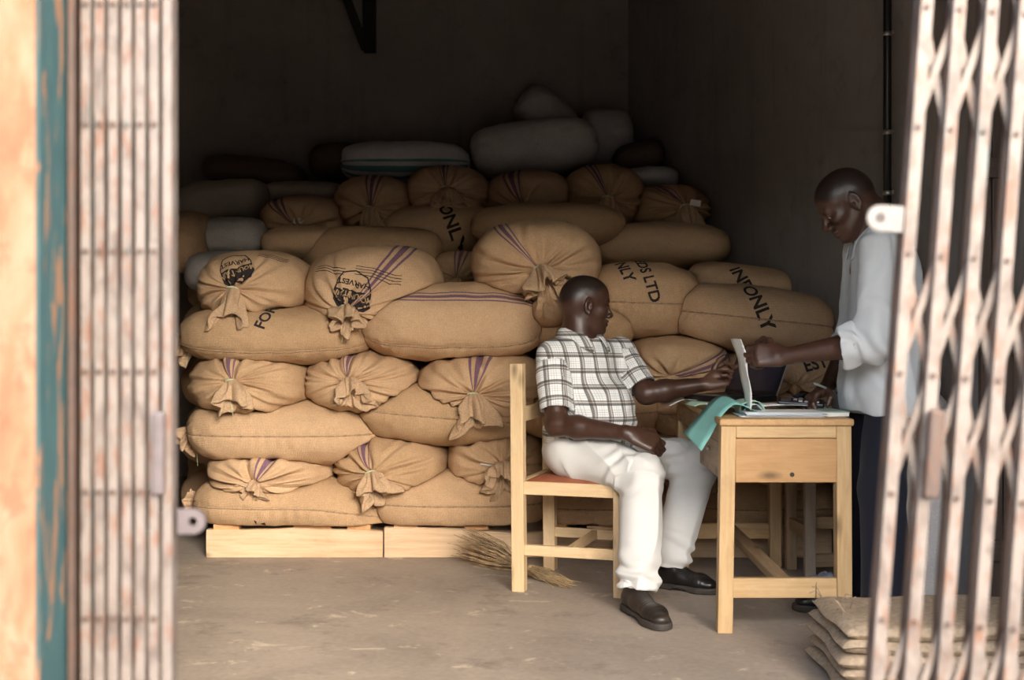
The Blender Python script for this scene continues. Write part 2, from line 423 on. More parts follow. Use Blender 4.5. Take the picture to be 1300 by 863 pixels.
# right: pulled part-way across, hanging askew
gr = thing('folding_gate', (0.4795, 1.80, 0.0), 'half-open folding steel gate with spread diamond lattice, hanging askew beside the standing man', 'gate')
gr.rotation_euler = (0, math.radians(4.2), 0)
gate(gr, 18, 0.047, 0.0170, GZ, [0.5, 1.025, 1.55, 2.07], 0.172, back_dx=-0.003)
def lock_tab(name, root, x, z, wid, hgt, sgn, mat, y=0.004, hole=0.009):
    """flat tongue with a rounded free end and a hole; sgn -1: sticks out to the left"""
    n = 12; pr = [(-sgn * wid * 0.5, -hgt / 2), (-sgn * wid * 0.5, hgt / 2)]
    arc = [(sgn * (wid * 0.5 - hgt / 2 + hgt / 2 * math.cos(t)), hgt / 2 * math.sin(t)) for t in np.linspace(math.pi / 2, -math.pi / 2, n)]
    pr = pr + arc; m = len(pr)
    hc = sgn * (wid * 0.5 - hgt / 2)
    hl = [(hc + hole * math.cos(t), hole * math.sin(t)) for t in np.linspace(0, 2 * math.pi, 17)[:-1]]
    bm = bmesh.new()
    vo = [bm.verts.new((a, 0, c)) for a, c in pr]; vi = [bm.verts.new((a, 0, c)) for a, c in hl]
    eo = [bm.edges.new((vo[i], vo[(i + 1) % m])) for i in range(m)]; ei = [bm.edges.new((vi[i], vi[(i + 1) % 16])) for i in range(16)]
    bmesh.ops.triangle_fill(bm, use_beauty=True, edges=eo + ei)
    ret = bmesh.ops.extrude_face_region(bm, geom=bm.faces[:])
    for q in ret['geom']:
        if isinstance(q, bmesh.types.BMVert): q.co.y += 0.008
    bmesh.ops.recalc_face_normals(bm, faces=bm.faces)
    me = bpy.data.meshes.new(name); bm.to_mesh(me); bm.free()
    return link(name, me, mat, root, (x, y, z))
t = lock_tab('lock_tab', gr, -0.036, 1.245, 0.052, 0.037, -1, TABM, hole=0.0075); t['label'] = 'cream painted lock tongue'
bl = cyl_geo((-0.0075, 0.001, 0), (-0.0075, 0.012, 0), 0.0070, 12)
link('lock_bolt', npmesh('lock_bolt', *bl, smooth=False), HOLE, t)
h = link('pull_handle', box_mesh('pull_handle', 0.022, 0.014, 0.125, 0.004), GATE_D, gr, (0.048 + 0.004, -0.012, 0.915))
# left: folded tight against the door reveal
gl = thing('folding_gate', (-0.609, 1.80, 0.0), 'folding steel gate pushed tight into a ribbed bundle against the teal door reveal', 'gate')
gate(gl, 6, 0.0195, 0.0130, GZ, [0.5, 1.025, 1.55, 2.07], 0.172, fold=True, back_dx=-0.0105)
ea = link('picket', channel_mesh('picket', 0.010, 0.030, 0.0025, GZ), GATE_D, gl, (-0.0205, 0.0, 0))
eb = link('picket', channel_mesh('picket', 0.013, 0.030, 0.0025, GZ), GATE, gl, (0.1165, 0.0, 0))
t = lock_tab('lock_tab', gl, 0.1500, 0.81, 0.040, 0.036, 1, TABM2, hole=0.0065); t['label'] = 'grey lock tongue with a hole'
link('pull_handle', box_mesh('pull_handle', 0.017, 0.014, 0.118, 0.004), TABM2, gl, (0.107, -0.011, 0.91))

# unseen steel post, added to end the gate beside a gap left for sun
o = link('trim_2', box_mesh('trim_2', 0.06, 0.06, LINTEL, 0.004, 1), GATE_D); o.location = (1.47, 1.83, LINTEL / 2)
tag(o, kind='structure')
# black conduit on the right wall
CONDUIT = simple('black_conduit', (0.008, 0.008, 0.009), 0.4)
CLIP = simple('steel_clip', (0.35, 0.33, 0.30), 0.4, metal=0.7)
Yc = 2.564 / (0.19 + (1132 - CX) / FPX); Xc = RW(Yc)
cr = thing('conduit_pipe', (Xc, Yc, 0.0), 'black vertical cable conduit clipped to the right wall behind the standing man', 'pipe')
wpart('pipe', *tube_geo([(Xc - 0.018, Yc, 0.9), (Xc - 0.018, Yc, CEIL)], 0.0165, 14), CONDUIT, cr)
for zc in [P(1132, y, Yc).z for y in (43, 168, 245)] + [0.95, 2.9, 3.4]:
    wpart('clip', *merge_geo(tube_geo([(Xc - 0.018, Yc, zc - .01), (Xc - 0.018, Yc, zc + .01)], 0.0185, 14), ), CLIP, cr)
    link('clip_tab', box_mesh('clip_tab', 0.008, 0.07, 0.018, 0.002, 1), CLIP, cr, (-0.004, 0, zc))
# roof bracket on the back wall
ROOFT = simple('black_timber', (0.012, 0.010, 0.009), 0.9)
yb = BWY(-1.0) - 0.05
rb = thing('roof_bracket', tuple(P(468, 60, yb)), 'dark roof timber bracket of two struts high on the back wall', 'bracket')
bar('post', P(469, 66, yb), P(469, -90, yb), 0.085, 0.10, ROOFT, rb, up=(0, 1, 0))
bar('strut', P(464, 62, yb), P(415, -70, yb - 0.25), 0.06, 0.06, ROOFT, rb, up=(0, 1, 0))
# dark plank door leaning in the corner behind the gate
Yd = 4.30
dd = thing('plank_door', (P(1262, 500, Yd).x, Yd, 0), 'narrow dark wooden door leaf standing against the right wall behind the lattice gate', 'door')
xa, xb = P(1243, 0, Yd).x, P(1286, 0, Yd).x
for i in range(3):
    a_ = xa + (xb - xa) * (i + 0.5) / 3
    bar('plank', (a_, Yd, 0.0), (a_, Yd, 1.84), (xb - xa) / 3 - 0.003, 0.03, WOOD_DARK, dd, up=(0, 1, 0))
for z in (0.3, 1.0, 1.6):
    bar('batten', (xa, Yd - 0.025, z), (xb, Yd - 0.025, z), 0.02, 0.07, WOOD_DARK, dd, up=(0, 0, 1))
# ------------------------------------------------------------------ sacks
PAL_Z = 0.150
class Sack: pass
SACKS = []
def add_sack(kind, box, Yf, depth, label, mat=None, tie=None, stripe=None, sw=0.028, roll=0.0, yaw=0.0, mouth=None, seam=False,
             droop=0.0, name='hessian_sack', cat='sack', group=None, res=1.0, seed=None, creases=None, tie_end=-1, nexp=2.35, mexp=3.0,
             twine=True, infl=1.05, hidden=False):
    """kind 'E': seen end-on, mouth towards the door; 'S': lying lengthwise across the view. box = (x0, x1, y0, y1) in photo pixels at its front."""
    s = Sack(); s.__dict__.update(locals())
    x0, x1, y0, y1 = box; Yp = Yf + 0.15
    c = (P(x0, y0, Yp) + P(x1, y1, Yp)) / 2
    w = (x1 - x0) / FPX * Yp; h = (y1 - y0) / FPX * Yp
    s.c = V(c.x, Yf + depth / 2, c.z); s.seed = seed if seed is not None else len(SACKS) * 13 + 5
    s.half_h = h / 2 * infl
    if kind == 'E': s.b = depth / 2; s.a = w / 2 * infl
    else: s.b = w / 2 * (1 + (infl - 1) * .6); s.a = depth / 2
    cy, sy = math.cos(yaw), math.sin(yaw)
    if kind == 'E': el = V(0, -1, 0); ew = V(1, 0, 0)
    else: el = V(tie_end, 0, 0); ew = V(0, -1, 0)
    Rz = np.array([[cy, -sy, 0], [sy, cy, 0], [0, 0, 1]])
    el = Rz @ el; ew = Rz @ ew; eh = V(0, 0, 1)
    # roll: rotation about the view axis (screen tilt)
    cr_, sr = math.cos(roll), math.sin(roll)
    Ry = np.array([[cr_, 0, -sr], [0, 1, 0], [sr, 0, cr_]])
    s.M = np.stack([Ry @ el, Ry @ ew, Ry @ eh])       # rows: long, width, height
    SACKS.append(s); return s
def sk_local(s, p):
    q = (p - s.c) @ s.M.T
    if s.droop: q = q.copy(); q[..., 2] += s.droop * np.clip(-q[..., 0] / s.b - 0.15, 0, 2) ** 1.5
    return q
def sk_world(s, q):
    if s.droop: q = q.copy(); q[..., 2] -= s.droop * np.clip(-q[..., 0] / s.b - 0.15, 0, 2) ** 1.5
    return q @ s.M + s.c
def sk_gauge(s, p):
    q = np.abs(sk_local(s, p) / V(s.b, s.a, s.half_h)) + 1e-9
    return ((q[..., 1] ** s.nexp + q[..., 2] ** s.nexp) ** (s.mexp / s.nexp) + q[..., 0] ** s.mexp) ** (1 / s.mexp)
def sk_f(s, p):
    return (sk_gauge(s, p) - 1) * s.half_h

def mouth_geo(base, axis, L, r0, r1, seed, flat=0.5, n=72, m=16, k=5, droop=0.35, wide=None):
    """gathered, ruffled cloth beyond the tie: outer skin, rim, and inner skin"""
    r = random.Random(seed); a = unit(axis)
    u = wide if wide is not None else V(1, 0, 0.0)
    u = unit(u - a * np.dot(u, a)); v = np.cross(a, u)
    ph = [r.uniform(0, 6.28) for _ in range(6)]
    th = np.linspace(0, 2 * np.pi, n, endpoint=False)
    V_ = []
    def ring(t, sc):
        ruff = 1 + (0.30 * min(1, t * 1.6)) * np.sin(k * th + ph[0] + 1.5 * t) + 0.17 * min(1, t * 1.6) * np.sin((2 * k + 1) * th + ph[1] - t)
        nzv = vnoise(np.stack([np.cos(th) * 1.7 + seed, np.sin(th) * 1.7, 0 * th + t * 2.2], -1), seed)
        rad = (r0 + (r1 - r0) * t ** 0.75) * ruff * sc * (1 + 0.45 * min(1, t * 1.5) * nzv)
        Lt = L * t * (1 + 0.22 * t * np.sin(2 * th + ph[2]) + 0.10 * t * np.sin(5 * th + ph[3]))
        pt = base + np.outer(Lt, a) + np.outer(rad * np.cos(th), u) + np.outer(rad * np.sin(th) * (flat + (1 - flat) * 0.5 * (1 - t)), v)
        pt[:, 2] -= droop * L * t * t
        return pt
    for t in np.linspace(0, 1, m): V_.append(ring(t, 1.0))
    for t in np.linspace(1, 0.25, m // 2): V_.append(ring(t, 0.80 if t < 0.99 else 0.90))
    R = len(V_); vv = np.concatenate(V_); f = []
    for i in range(R - 1):
        for j in range(n):
            f.append((i * n + j, i * n + (j + 1) % n, (i + 1) * n + (j + 1) % n, (i + 1) * n + j))
    return vv, f + [tuple(range(n - 1, -1, -1)), tuple((R - 1) * n + j for j in range(n))]

def smooth_step(a, b, x):
    t = np.clip((x - a) / (b - a), 0, 1); return t * t * (3 - 2 * t)

def build_sacks(floor_z):
    for s in SACKS:
        s.rad = max(s.b, s.a, s.half_h) * 1.15
    for s in SACKS:
        E = s.kind == 'E'
        nth = int((144 if E else 112) * s.res); nph = int((84 if E else 140) * s.res)
        th = np.linspace(-np.pi, np.pi, nth, endpoint=False)
        tt = (np.arange(nph) + 0.35) / (nph - 0.3)
        ph = np.pi * (tt ** 1.25 if E else tt)
        # direction of the tie in the sack's own (scaled) frame: (long, width, height)
        d = V(1, 0, 0)
        if E and s.tie is not None:
            x0, x1, y0, y1 = s.box
            tw = (s.tie[0] - (x0 + x1) / 2) / ((x1 - x0) / 2); tz = -(s.tie[1] - (y0 + y1) / 2) / ((y1 - y0) / 2)
            tw, tz = tw * 0.85, tz * 0.85
            rr = math.hypot(tw, tz)
            if rr > 0.9: tw, tz = tw * 0.9 / rr, tz * 0.9 / rr; rr = 0.9
            d = unit(V(math.sqrt(1 - rr * rr), tw, tz))
        up = V(0, 0, 1); up = unit(up - d * np.dot(up, d)); side = unit(V(0, 1, 0) - d * d[1] - up * up[1])
        PH, TH = np.meshgrid(ph, th, indexing='ij')
        D = np.cos(PH)[..., None] * d + np.sin(PH)[..., None] * (np.cos(TH)[..., None] * up + np.sin(TH)[..., None] * side)
        q = np.abs(D) + 1e-9
        g = ((q[..., 1] ** s.nexp + q[..., 2] ** s.nexp) ** (s.mexp / s.nexp) + q[..., 0] ** s.mexp) ** (1 / s.mexp)
        L = D / g[..., None] * V(s.b, s.a, s.half_h)
        # uneven filling
        wob = vnoise(L * 4.5 + s.seed * 3.1, s.seed) * 0.048 + vnoise(L * 9 + s.seed, s.seed + 1) * 0.02
        L = L * (1 + wob)[..., None]
        W = sk_world(s, L)
        # squeeze against the neighbours: no point may lie deeper in a neighbour than in its own sack
        shp = W.shape; W = W.reshape(-1, 3)
        for o in SACKS:
            if o is s or np.linalg.norm(o.c - s.c) > s.rad + o.rad: continue
            bad = sk_f(o, W) < sk_f(s, W)
            if not bad.any(): continue
            p1 = W[bad]; lo = np.zeros(len(p1)); hi = np.ones(len(p1))
            for _ in range(14):
                m = (lo + hi) / 2; p = s.c + (p1 - s.c) * m[:, None]
                ins = sk_f(o, p) < sk_f(s, p)
                hi = np.where(ins, m, hi); lo = np.where(ins, lo, m)
            W[bad] = s.c + (p1 - s.c) * np.maximum(lo, 0.12)[:, None]
        W[:, 2] = np.maximum(W[:, 2], PAL_Z if s.Yf < 6.0 else floor_z)
        W[:, 0] = np.minimum(W[:, 0], RW(W[:, 1]) - 0.01)
        W = W.reshape(shp)
        for _ in range(2):                                # cloth bridges the sharp edges
            Wn = W.copy()
            Wn[1:-1] = 0.5 * W[1:-1] + 0.125 * (W[:-2] + W[2:] + np.roll(W, 1, 1)[1:-1] + np.roll(W, -1, 1)[1:-1])
            W = Wn
        # normals
        dt = np.roll(W, -1, 1) - np.roll(W, 1, 1); dp = np.gradient(W, axis=0)
        nn = np.cross(dt, dp); nn /= np.maximum(np.linalg.norm(nn, axis=2, keepdims=True), 1e-9)
        if np.mean(np.sum(nn * (W - s.c), axis=2)) < 0: nn = -nn; flip = True
        else: flip = False
        # creases that gather at the tie (and, weaker, at the other end)
        r = random.Random(s.seed); disp = np.zeros(shp[:2])
        R_ = (s.a + s.half_h) / 2
        def gather(phi, n, amp, reach, ctr=0.0):
            out = np.zeros(shp[:2])
            for i in range(n):
                a0 = -np.pi + 2 * np.pi * (i + r.uniform(0.05, 0.95)) / n
                ln = reach * r.uniform(0.45, 1.25); am = amp * r.uniform(0.45, 1.3); bend = r.uniform(-0.35, 0.35); wd = r.uniform(0.006, 0.013)
                da = (TH - a0 - bend * phi + np.pi) % (2 * np.pi) - np.pi
                dist = da * np.maximum(np.sin(np.minimum(phi, np.pi / 2)), 0.03) * R_
                w = wd * (0.55 + 0.9 * phi)
                wgt = smooth_step(0.03, 0.16, phi) * (1 - smooth_step(ln * 0.35, ln, phi))
                out -= am * wgt * np.exp(-(dist / w) ** 2)
                out += am * 0.55 * wgt * np.exp(-((np.abs(dist) - 2.3 * w) / (1.2 * w)) ** 2)
            return out
        nc = s.creases if s.creases is not None else (24 if E else 10)
        if nc:
            disp += gather(PH, nc, 0.0125 if E else 0.008, 1.45 if E else 0.8)
            if not E: disp += gather(np.pi - PH, 9, 0.005, 0.6)
        if not E and s.seam:                          # puckers along the sewn edge
            sa = math.radians(getattr(s, 'seamang', 90)); dth = TH - sa
            rip = np.sin(PH * 54 + 3 * vnoise(W * 9 + s.seed, 6)) * (0.6 + 0.8 * vnoise(W * 5 + s.seed, 7))
            disp += 0.0030 * rip * np.exp(-((dth - 0.16) / 0.17) ** 2) + 0.0015 * rip * np.exp(-((dth + 0.16) / 0.12) ** 2) - 0.004 * np.exp(-(dth / 0.05) ** 2)
        wl_ = vnoise(W * V(14, 14, 22) + s.seed, 3) * 0.0050 + vnoise(W * V(34, 34, 40) + s.seed, 5) * 0.0020
        disp += wl_
        if E: disp -= 0.022 * np.exp(-(PH / 0.20) ** 2)          # dimple where it is tied
        W = W + nn * disp[..., None]
        # mesh
        vv = W.reshape(-1, 3); N0 = len(vv)
        pa = W[0].mean(0); pb = W[-1].mean(0)
        vv = np.concatenate([vv, [pa, pb]]) - s.c
        i, j = np.meshgrid(np.arange(nph - 1), np.arange(nth), indexing='ij'); j2 = (j + 1) % nth
        quads = np.stack([i * nth + j, i * nth + j2, (i + 1) * nth + j2, (i + 1) * nth + j], -1).reshape(-1, 4)
        ua = j / nth; ub = (j + 1) / nth; va = i / nph; vb = (i + 1) / nph
        uv = np.stack([np.stack([ua, va], -1), np.stack([ub, va], -1), np.stack([ub, vb], -1), np.stack([ua, vb], -1)], 2).reshape(-1, 4, 2)
        jj = np.arange(nth); j2 = (jj + 1) % nth
        capa = np.stack([np.full(nth, N0), j2, jj, np.full(nth, N0)], -1)
        tri_a = np.stack([np.full(nth, N0), j2, jj], -1); tri_b = np.stack([np.full(nth, N0 + 1), (nph - 1) * nth + jj, (nph - 1) * nth + j2], -1)
        if flip: pass
        else: quads = quads[:, ::-1]; uv = uv[:, ::-1]; tri_a = tri_a[:, ::-1]; tri_b = tri_b[:, ::-1]
        fl = [tuple(x) for x in quads.tolist()] + [tuple(x) for x in tri_a.tolist()] + [tuple(x) for x in tri_b.tolist()]
        uvl = np.concatenate([uv.reshape(-1, 2), np.tile([[0.0, 0.0]], (len(tri_a) * 3, 1)), np.tile([[0.0, 1.0]], (len(tri_b) * 3, 1))])
        me = npmesh(s.name, vv, fl, True, uvl)
        ob = link(s.name, me, s.mat or HESS, None, tuple(s.c)); s.ob = ob; s.W = W; s.nn = nn
        tag(ob, s.label, s.cat, s.group)
        if s.stripe is not None:
            ob['stripe_u'] = float((math.radians(s.stripe) + math.pi) / (2 * math.pi)); ob['stripe_w'] = float(s.sw)
        else: ob['stripe_u'] = 0.0; ob['stripe_w'] = 0.0
        s.tip = pa; s.tipn = unit(pa - s.c) if not E else unit(nn[2:5].mean((0, 1)))
        if s.seam:
            for sg in ([1] if s.seam != 2 else [1, -1]):
                jx = int(round((s.seamang if hasattr(s, 'seamang') else 90) / 360 * nth + nth / 2)) % nth
                line = W[6:-6, jx] + nn[6:-6, jx] * 0.0012
                line = line[::2]
                gv, gf = tube_geo(line, [0.0036 + 0.0012 * math.sin(k * 1.9) for k in range(len(line))], 6)
                link('seam', npmesh('seam', np.array(gv) - s.c, gf), SEAM, ob)
        if s.mouth is not None:
            m = s.mouth; ax = V(*m.get('axis', (0.0, -0.55, -0.8)))
            base = s.tip - unit(ax) * 0.006 + s.tipn * 0.004
            gv, gf = mouth_geo(base, ax, m.get('L', 0.11), m.get('r0', 0.020), m.get('r1', 0.062) * 1.18, s.seed + 2, m.get('flat', 0.5), k=m.get('k', 5),
                               droop=m.get('droop', 0.35), wide=V(*m.get('wide', (1, 0, 0.1))))
            link('gathered_mouth', npmesh('gathered_mouth', gv - s.c, gf), MOUTHM if (s.mat in (None, HESS)) else s.mat, ob)
            if s.twine:
                a = unit(ax); u = unit(np.cross(a, V(0.3, 0.2, 0.9))); w = np.cross(a, u); r0 = m.get('r0', 0.020) + 0.004
                ring = [base + a * (0.008 + 0.006 * k / 24) + r0 * 1.12 * (math.cos(k * .55) * u + math.sin(k * .55) * w * .8) for k in range(26)]
                e0 = ring[-1]
                tail = [e0, e0 + V(0.012, -0.02, -0.01), e0 + V(0.02, -0.03, -0.05), e0 + V(0.012 + r.uniform(-.02, .03), -0.032, -0.10 - r.uniform(0, .04))]
                gv, gf = merge_geo(tube_geo(ring, 0.0022, 5), tube_geo(tail, 0.0014, 5))
                link('twine', npmesh('twine', np.array(gv) - s.c, gf), TWINE, ob)

# ---- printed marks: flat print laid onto the cloth
def text_geo(body, size):
    cu = bpy.data.curves.new('t', 'FONT'); cu.body = body; cu.size = size; cu.align_x = 'CENTER'; cu.align_y = 'CENTER'; cu.resolution_u = 3
    cu.offset = size * 0.026
    o = bpy.data.objects.new('t', cu); COL.objects.link(o)
    dg = bpy.context.evaluated_depsgraph_get(); dg.update()
    me = bpy.data.meshes.new_from_object(o.evaluated_get(dg))
    v = np.array([tuple(q.co)[:2] for q in me.vertices]); f = [tuple(p.vertices) for p in me.polygons]
    bpy.data.objects.remove(o); bpy.data.meshes.remove(me); bpy.data.curves.remove(cu)
    return v, f
def decal(s, geo, at_px, ang, mat, name='printed_lettering', up=(0, -0.35, 1), fwd=(0.05, 0.93, -0.36), lift=0.0022, shear=None):
    """lay 2-D shapes onto a sack: plane facing the door, turned by ang (degrees, anticlockwise as seen), dropped along fwd"""
    v, f = geo
    bm = bmesh.new(); vs = [bm.verts.new((q[0], q[1], 0)) for q in v]
    for q in f:
        try: bm.faces.new([vs[i] for i in q])
        except ValueError: pass
    bmesh.ops.triangulate(bm, faces=bm.faces[:])
    for _ in range(3):
        long_e = [e for e in bm.edges if e.calc_length() > 0.014]
        if not long_e: break
        bmesh.ops.subdivide_edges(bm, edges=long_e, cuts=1); bmesh.ops.triangulate(bm, faces=bm.faces[:])
    bm.verts.ensure_lookup_table()
    c, sn = math.cos(math.radians(ang)), math.sin(math.radians(ang))
    D = Vector(fwd).normalized(); X = Vector((1, 0, 0)); X = (X - D * X.dot(D)).normalized(); Z = X.cross(D)
    ctr = P(at_px[0], at_px[1], s.Yf + 0.02)
    if not hasattr(s, 'bvh'):
        me = s.ob.data; s.bvh = BVHTree.FromPolygons([vv.co + s.ob.location for vv in me.vertices], [tuple(p.vertices) for p in me.polygons])
    # first hit of the camera-side ray gives the centre on the cloth
    hit = s.bvh.ray_cast(Vector((0, 0, CAMZ)), (ctr - Vector((0, 0, CAMZ))).normalized())
    if hit[0] is not None: ctr = hit[0]
    bad = []
    for q in bm.verts:
        x, y = q.co.x * c - q.co.y * sn, q.co.x * sn + q.co.y * c
        o = ctr + X * x + Z * y - D * 0.4
        h = s.bvh.ray_cast(o, D)
        if h[0] is None or (h[0] - ctr).length > 0.45: bad.append(q); continue
        nrm = h[1] if h[1].dot(D) < 0 else -h[1]
        q.co = h[0] + nrm * lift - s.ob.location
    if bad: bmesh.ops.delete(bm, geom=bad, context='VERTS')
    me = bpy.data.meshes.new(name); bm.to_mesh(me); bm.free()
    return link(name, me, mat, s.ob)

M0 = dict(L=0.10, r0=0.022, r1=0.062)
G1 = None
# bottom course, on the pallets
A1 = add_sack('S', (250, 492, 604, 676), 5.62, 0.52, 'hessian sack with a black letter near its base, on the pallet\'s free end', seam=1, droop=0.075, mouth=dict(L=0.06, r0=0.022, r1=0.045, axis=(-1, -0.1, 0.1), droop=.2))
A2 = add_sack('S', (470, 692, 596, 678), 5.62, 0.52, 'plain hessian sack lying lengthwise on the pallet just behind the twig broom', seam=1)
A3 = add_sack('S', (690, 880, 606, 676), 5.64, 0.52, 'hessian sack on the pallet seen under the wooden chair seat', seam=1)
A4 = add_sack('S', (875, 1080, 606, 676), 5.66, 0.52, 'hessian sack on the pallet seen between the desk legs', seam=1)
# second course: tied ends towards the door
B1 = add_sack('E', (262, 420, 565, 636), 5.62, 0.80, 'tied hessian sack end with fan creases and a small knot, second course, free end', tie=(330, 611), stripe=14, mouth=dict(L=0.05, r0=0.018, r1=0.055, axis=(-.35, -0.6, -0.5), flat=.6, k=4), creases=28, twine=False)
B2 = add_sack('E', (419, 571, 550, 634), 5.62, 0.80, 'tied hessian sack end with a folded-over mouth and green twine tail, second course', tie=(474, 598), stripe=-14, sw=0.022, mouth=dict(L=0.095, r0=0.032, r1=0.062, axis=(.25, -0.6, -0.65), flat=.7))
B3 = add_sack('E', (567, 692, 545, 630), 5.62, 0.80, 'tied hessian sack end with a wide ruffled mouth right behind the chair back post', tie=(640, 588), mouth=dict(L=0.085, r0=0.035, r1=0.075, axis=(0, -0.7, -0.6), flat=.8, k=7))
B4 = add_sack('E', (690, 800, 548, 625), 5.66, 0.80, 'hessian sack end behind the seated man\'s chair, level with the seat', tie=(745, 590), mouth=M0)
B5 = add_sack('E', (798, 935, 552, 622), 5.66, 0.80, 'hessian sack end behind the seated man\'s knees', tie=(880, 590), mouth=M0)
B6 = add_sack('E', (930, 1075, 552, 622), 5.68, 0.80, 'hessian sack end low behind the desk drawer', tie=(1000, 595), mouth=M0)
# third course
C1 = add_sack('S', (240, 474, 508, 592), 5.60, 0.52, 'hessian sack lying lengthwise with a dangling corner at the free end, third course', seam=1, mouth=dict(L=0.07, r0=0.025, r1=0.05, axis=(-.6, -0.15, -0.7), droop=.2))
C2 = add_sack('S', (456, 662, 488, 566), 5.60, 0.52, 'hessian sack lying lengthwise with a long lower seam, third course, behind the chair back', seam=1, roll=math.radians(-5))
C3 = add_sack('S', (655, 835, 484, 560), 5.64, 0.52, 'hessian sack behind the seated man\'s back, third course', seam=1)
C4 = add_sack('S', (828, 1062, 486, 562), 5.66, 0.52, 'hessian sack lying lengthwise behind the desk top, third course', seam=1)
# fourth course
D1 = add_sack('E', (238, 394, 444, 530), 5.58, 0.80, 'tied hessian sack end with two purple stripes and long green twine, fourth course, free end', tie=(303, 482), stripe=-10, sw=0.03, mouth=dict(L=0.10, r0=0.026, r1=0.062, axis=(.12, -0.6, -0.75), flat=.55, k=4))
D2 = add_sack('E', (386, 529, 447, 527), 5.59, 0.80, 'tied hessian sack end with a crumpled mouth between two striped sack ends', tie=(446, 482), stripe=-4, sw=0.02, mouth=dict(L=0.085, r0=0.032, r1=0.065, axis=(.2, -0.65, -0.6), flat=.75, k=6), twine=False)
D3 = add_sack('E', (527, 694, 446, 540), 5.59, 0.80, 'tied hessian sack end with twin purple stripes beside the chair back post, fourth course', tie=(602, 500), stripe=4, sw=0.03, mouth=dict(L=0.115, r0=0.026, r1=0.07, axis=(.1, -0.55, -0.75), flat=.5))
D4 = add_sack('E', (690, 806, 432, 500), 5.66, 0.80, 'hessian sack end hidden behind the seated man\'s shoulder', tie=(748, 470), mouth=M0)
D5 = add_sack('E', (798, 930, 424, 500), 5.64, 0.80, 'hessian sack with a broad purple stripe band beside the laptop screen', tie=(845, 478), stripe=68, sw=0.034, creases=14)
D6 = add_sack('E', (925, 1066, 438, 505), 5.66, 0.80, 'hessian sack behind the laptop with a dark printed mark', tie=(1000, 490), creases=18, stripe=-40, sw=.02)
# fifth course
E1 = add_sack('S', (228, 463, 388, 464), 5.56, 0.54, 'long hessian sack printed with letters, directly under the two logo sacks', seam=1, mouth=dict(L=0.10, r0=0.025, r1=0.042, axis=(-.35, -0.1, -0.9), droop=.2))
E1.seamang = 118
E2 = add_sack('S', (457, 688, 360, 456), 5.56, 0.54, 'plump hessian sack lying lengthwise with thin purple stripes along its top edge', seam=1, stripe=52, sw=0.020)
E2.seamang = 128
E3 = add_sack('S', (672, 806, 384, 446), 5.66, 0.54, 'hessian sack behind the seated man\'s collar', infl=1.08)
# sixth course
F1 = add_sack('E', (247, 389, 318, 408), 5.60, 0.74, 'tied hessian sack with a half-hidden round logo and a flared mouth, at the free end', tie=(302, 368), mouth=dict(L=0.13, r0=0.026, r1=0.066, axis=(-.05, -0.45, -0.85), flat=.5, k=3, wide=(1, 0, 0)), creases=20)
F2 = add_sack('E', (377, 552, 312, 420), 5.58, 0.80, 'hessian sack with a printed shield logo and purple stripes on top of the front stack', tie=(425, 394), stripe=38, sw=0.022, yaw=math.radians(10), roll=math.radians(6), mouth=dict(L=0.075, r0=0.035, r1=0.058, axis=(-.05, -0.8, -0.45), flat=.8, k=5), creases=20)
F3 = add_sack('E', (602, 764, 278, 386), 5.58, 0.80, 'big round hessian sack end with rolled mouth just above the seated man\'s head', tie=(686, 346), stripe=-33, sw=0.017, mouth=dict(L=0.10, r0=0.036, r1=0.075, axis=(.3, -0.6, -0.65), flat=.8, k=7), creases=26)
F3b = add_sack('E', (676, 722, 374, 414), 5.56, 0.30, 'small bulging hessian corner under the rolled sack mouth beside the man\'s head', creases=8, tie=(690, 380), nexp=2.0, mexp=2.0)
F4 = add_sack('S', (744, 892, 334, 430), 5.72, 0.54, 'hessian sack printed LTD in black behind the seated man\'s face', seam=1, tie_end=1, roll=math.radians(-2))
F4.seamang = 92
F5 = add_sack('S', (857, 1064, 364, 446), 5.62, 0.54, 'hessian sack printed ONLY in black lying beside the right wall', seam=1, tie_end=1, roll=math.radians(-6), mouth=dict(L=0.05, r0=0.022, r1=0.04, axis=(1, -0.1, -0.2), droop=.2))
F6 = add_sack('S', (878, 1010, 336, 384), 6.15, 0.52, 'hessian sack half hidden behind the sack printed ONLY, with black letters of its own', roll=math.radians(-7), tie_end=-1, mouth=dict(L=0.04, r0=0.02, r1=0.035, axis=(-1, -0.3, -0.1)))
# second stack, behind and higher
G1 = add_sack('S', (385, 556, 286, 348), 6.45, 0.60, 'hessian sack in shade right behind the shield logo sack', seam=0, stripe=20, sw=.012)
G2 = add_sack('E', (545, 618, 318, 366), 6.50, 0.70, 'shaded hessian sack end with two purple stripes in the gap beside the big round sack', stripe=8, sw=0.035, tie=(580, 356))
G3 = add_sack('S', (600, 790, 258, 312), 6.55, 0.55, 'shaded hessian sack behind the big round sack end')
G4 = add_sack('S', (760, 930, 283, 338), 6.65, 0.55, 'shaded hessian sack lying along the right wall under the tied ends', mouth=dict(L=0.08, r0=0.03, r1=0.06, axis=(-.6, -0.6, 0)))
G5 = add_sack('S', (488, 634, 260, 322), 7.00, 0.55, 'shaded hessian sack with ONLY printed in black under the back row of tied ends')
G6 = add_sack('S', (330, 440, 286, 330), 6.5, 0.55, 'shaded hessian sack with a rumpled mouth behind the round-logo sack')
H1 = add_sack('E', (328, 434, 247, 306), 7.05, 0.8, 'shaded tied hessian sack end with a white tag at its knot', tie=(380, 292), stripe=-28, sw=0.03, mouth=dict(L=.10, r0=.03, r1=.06, axis=(0, -.6, -.6), k=7))
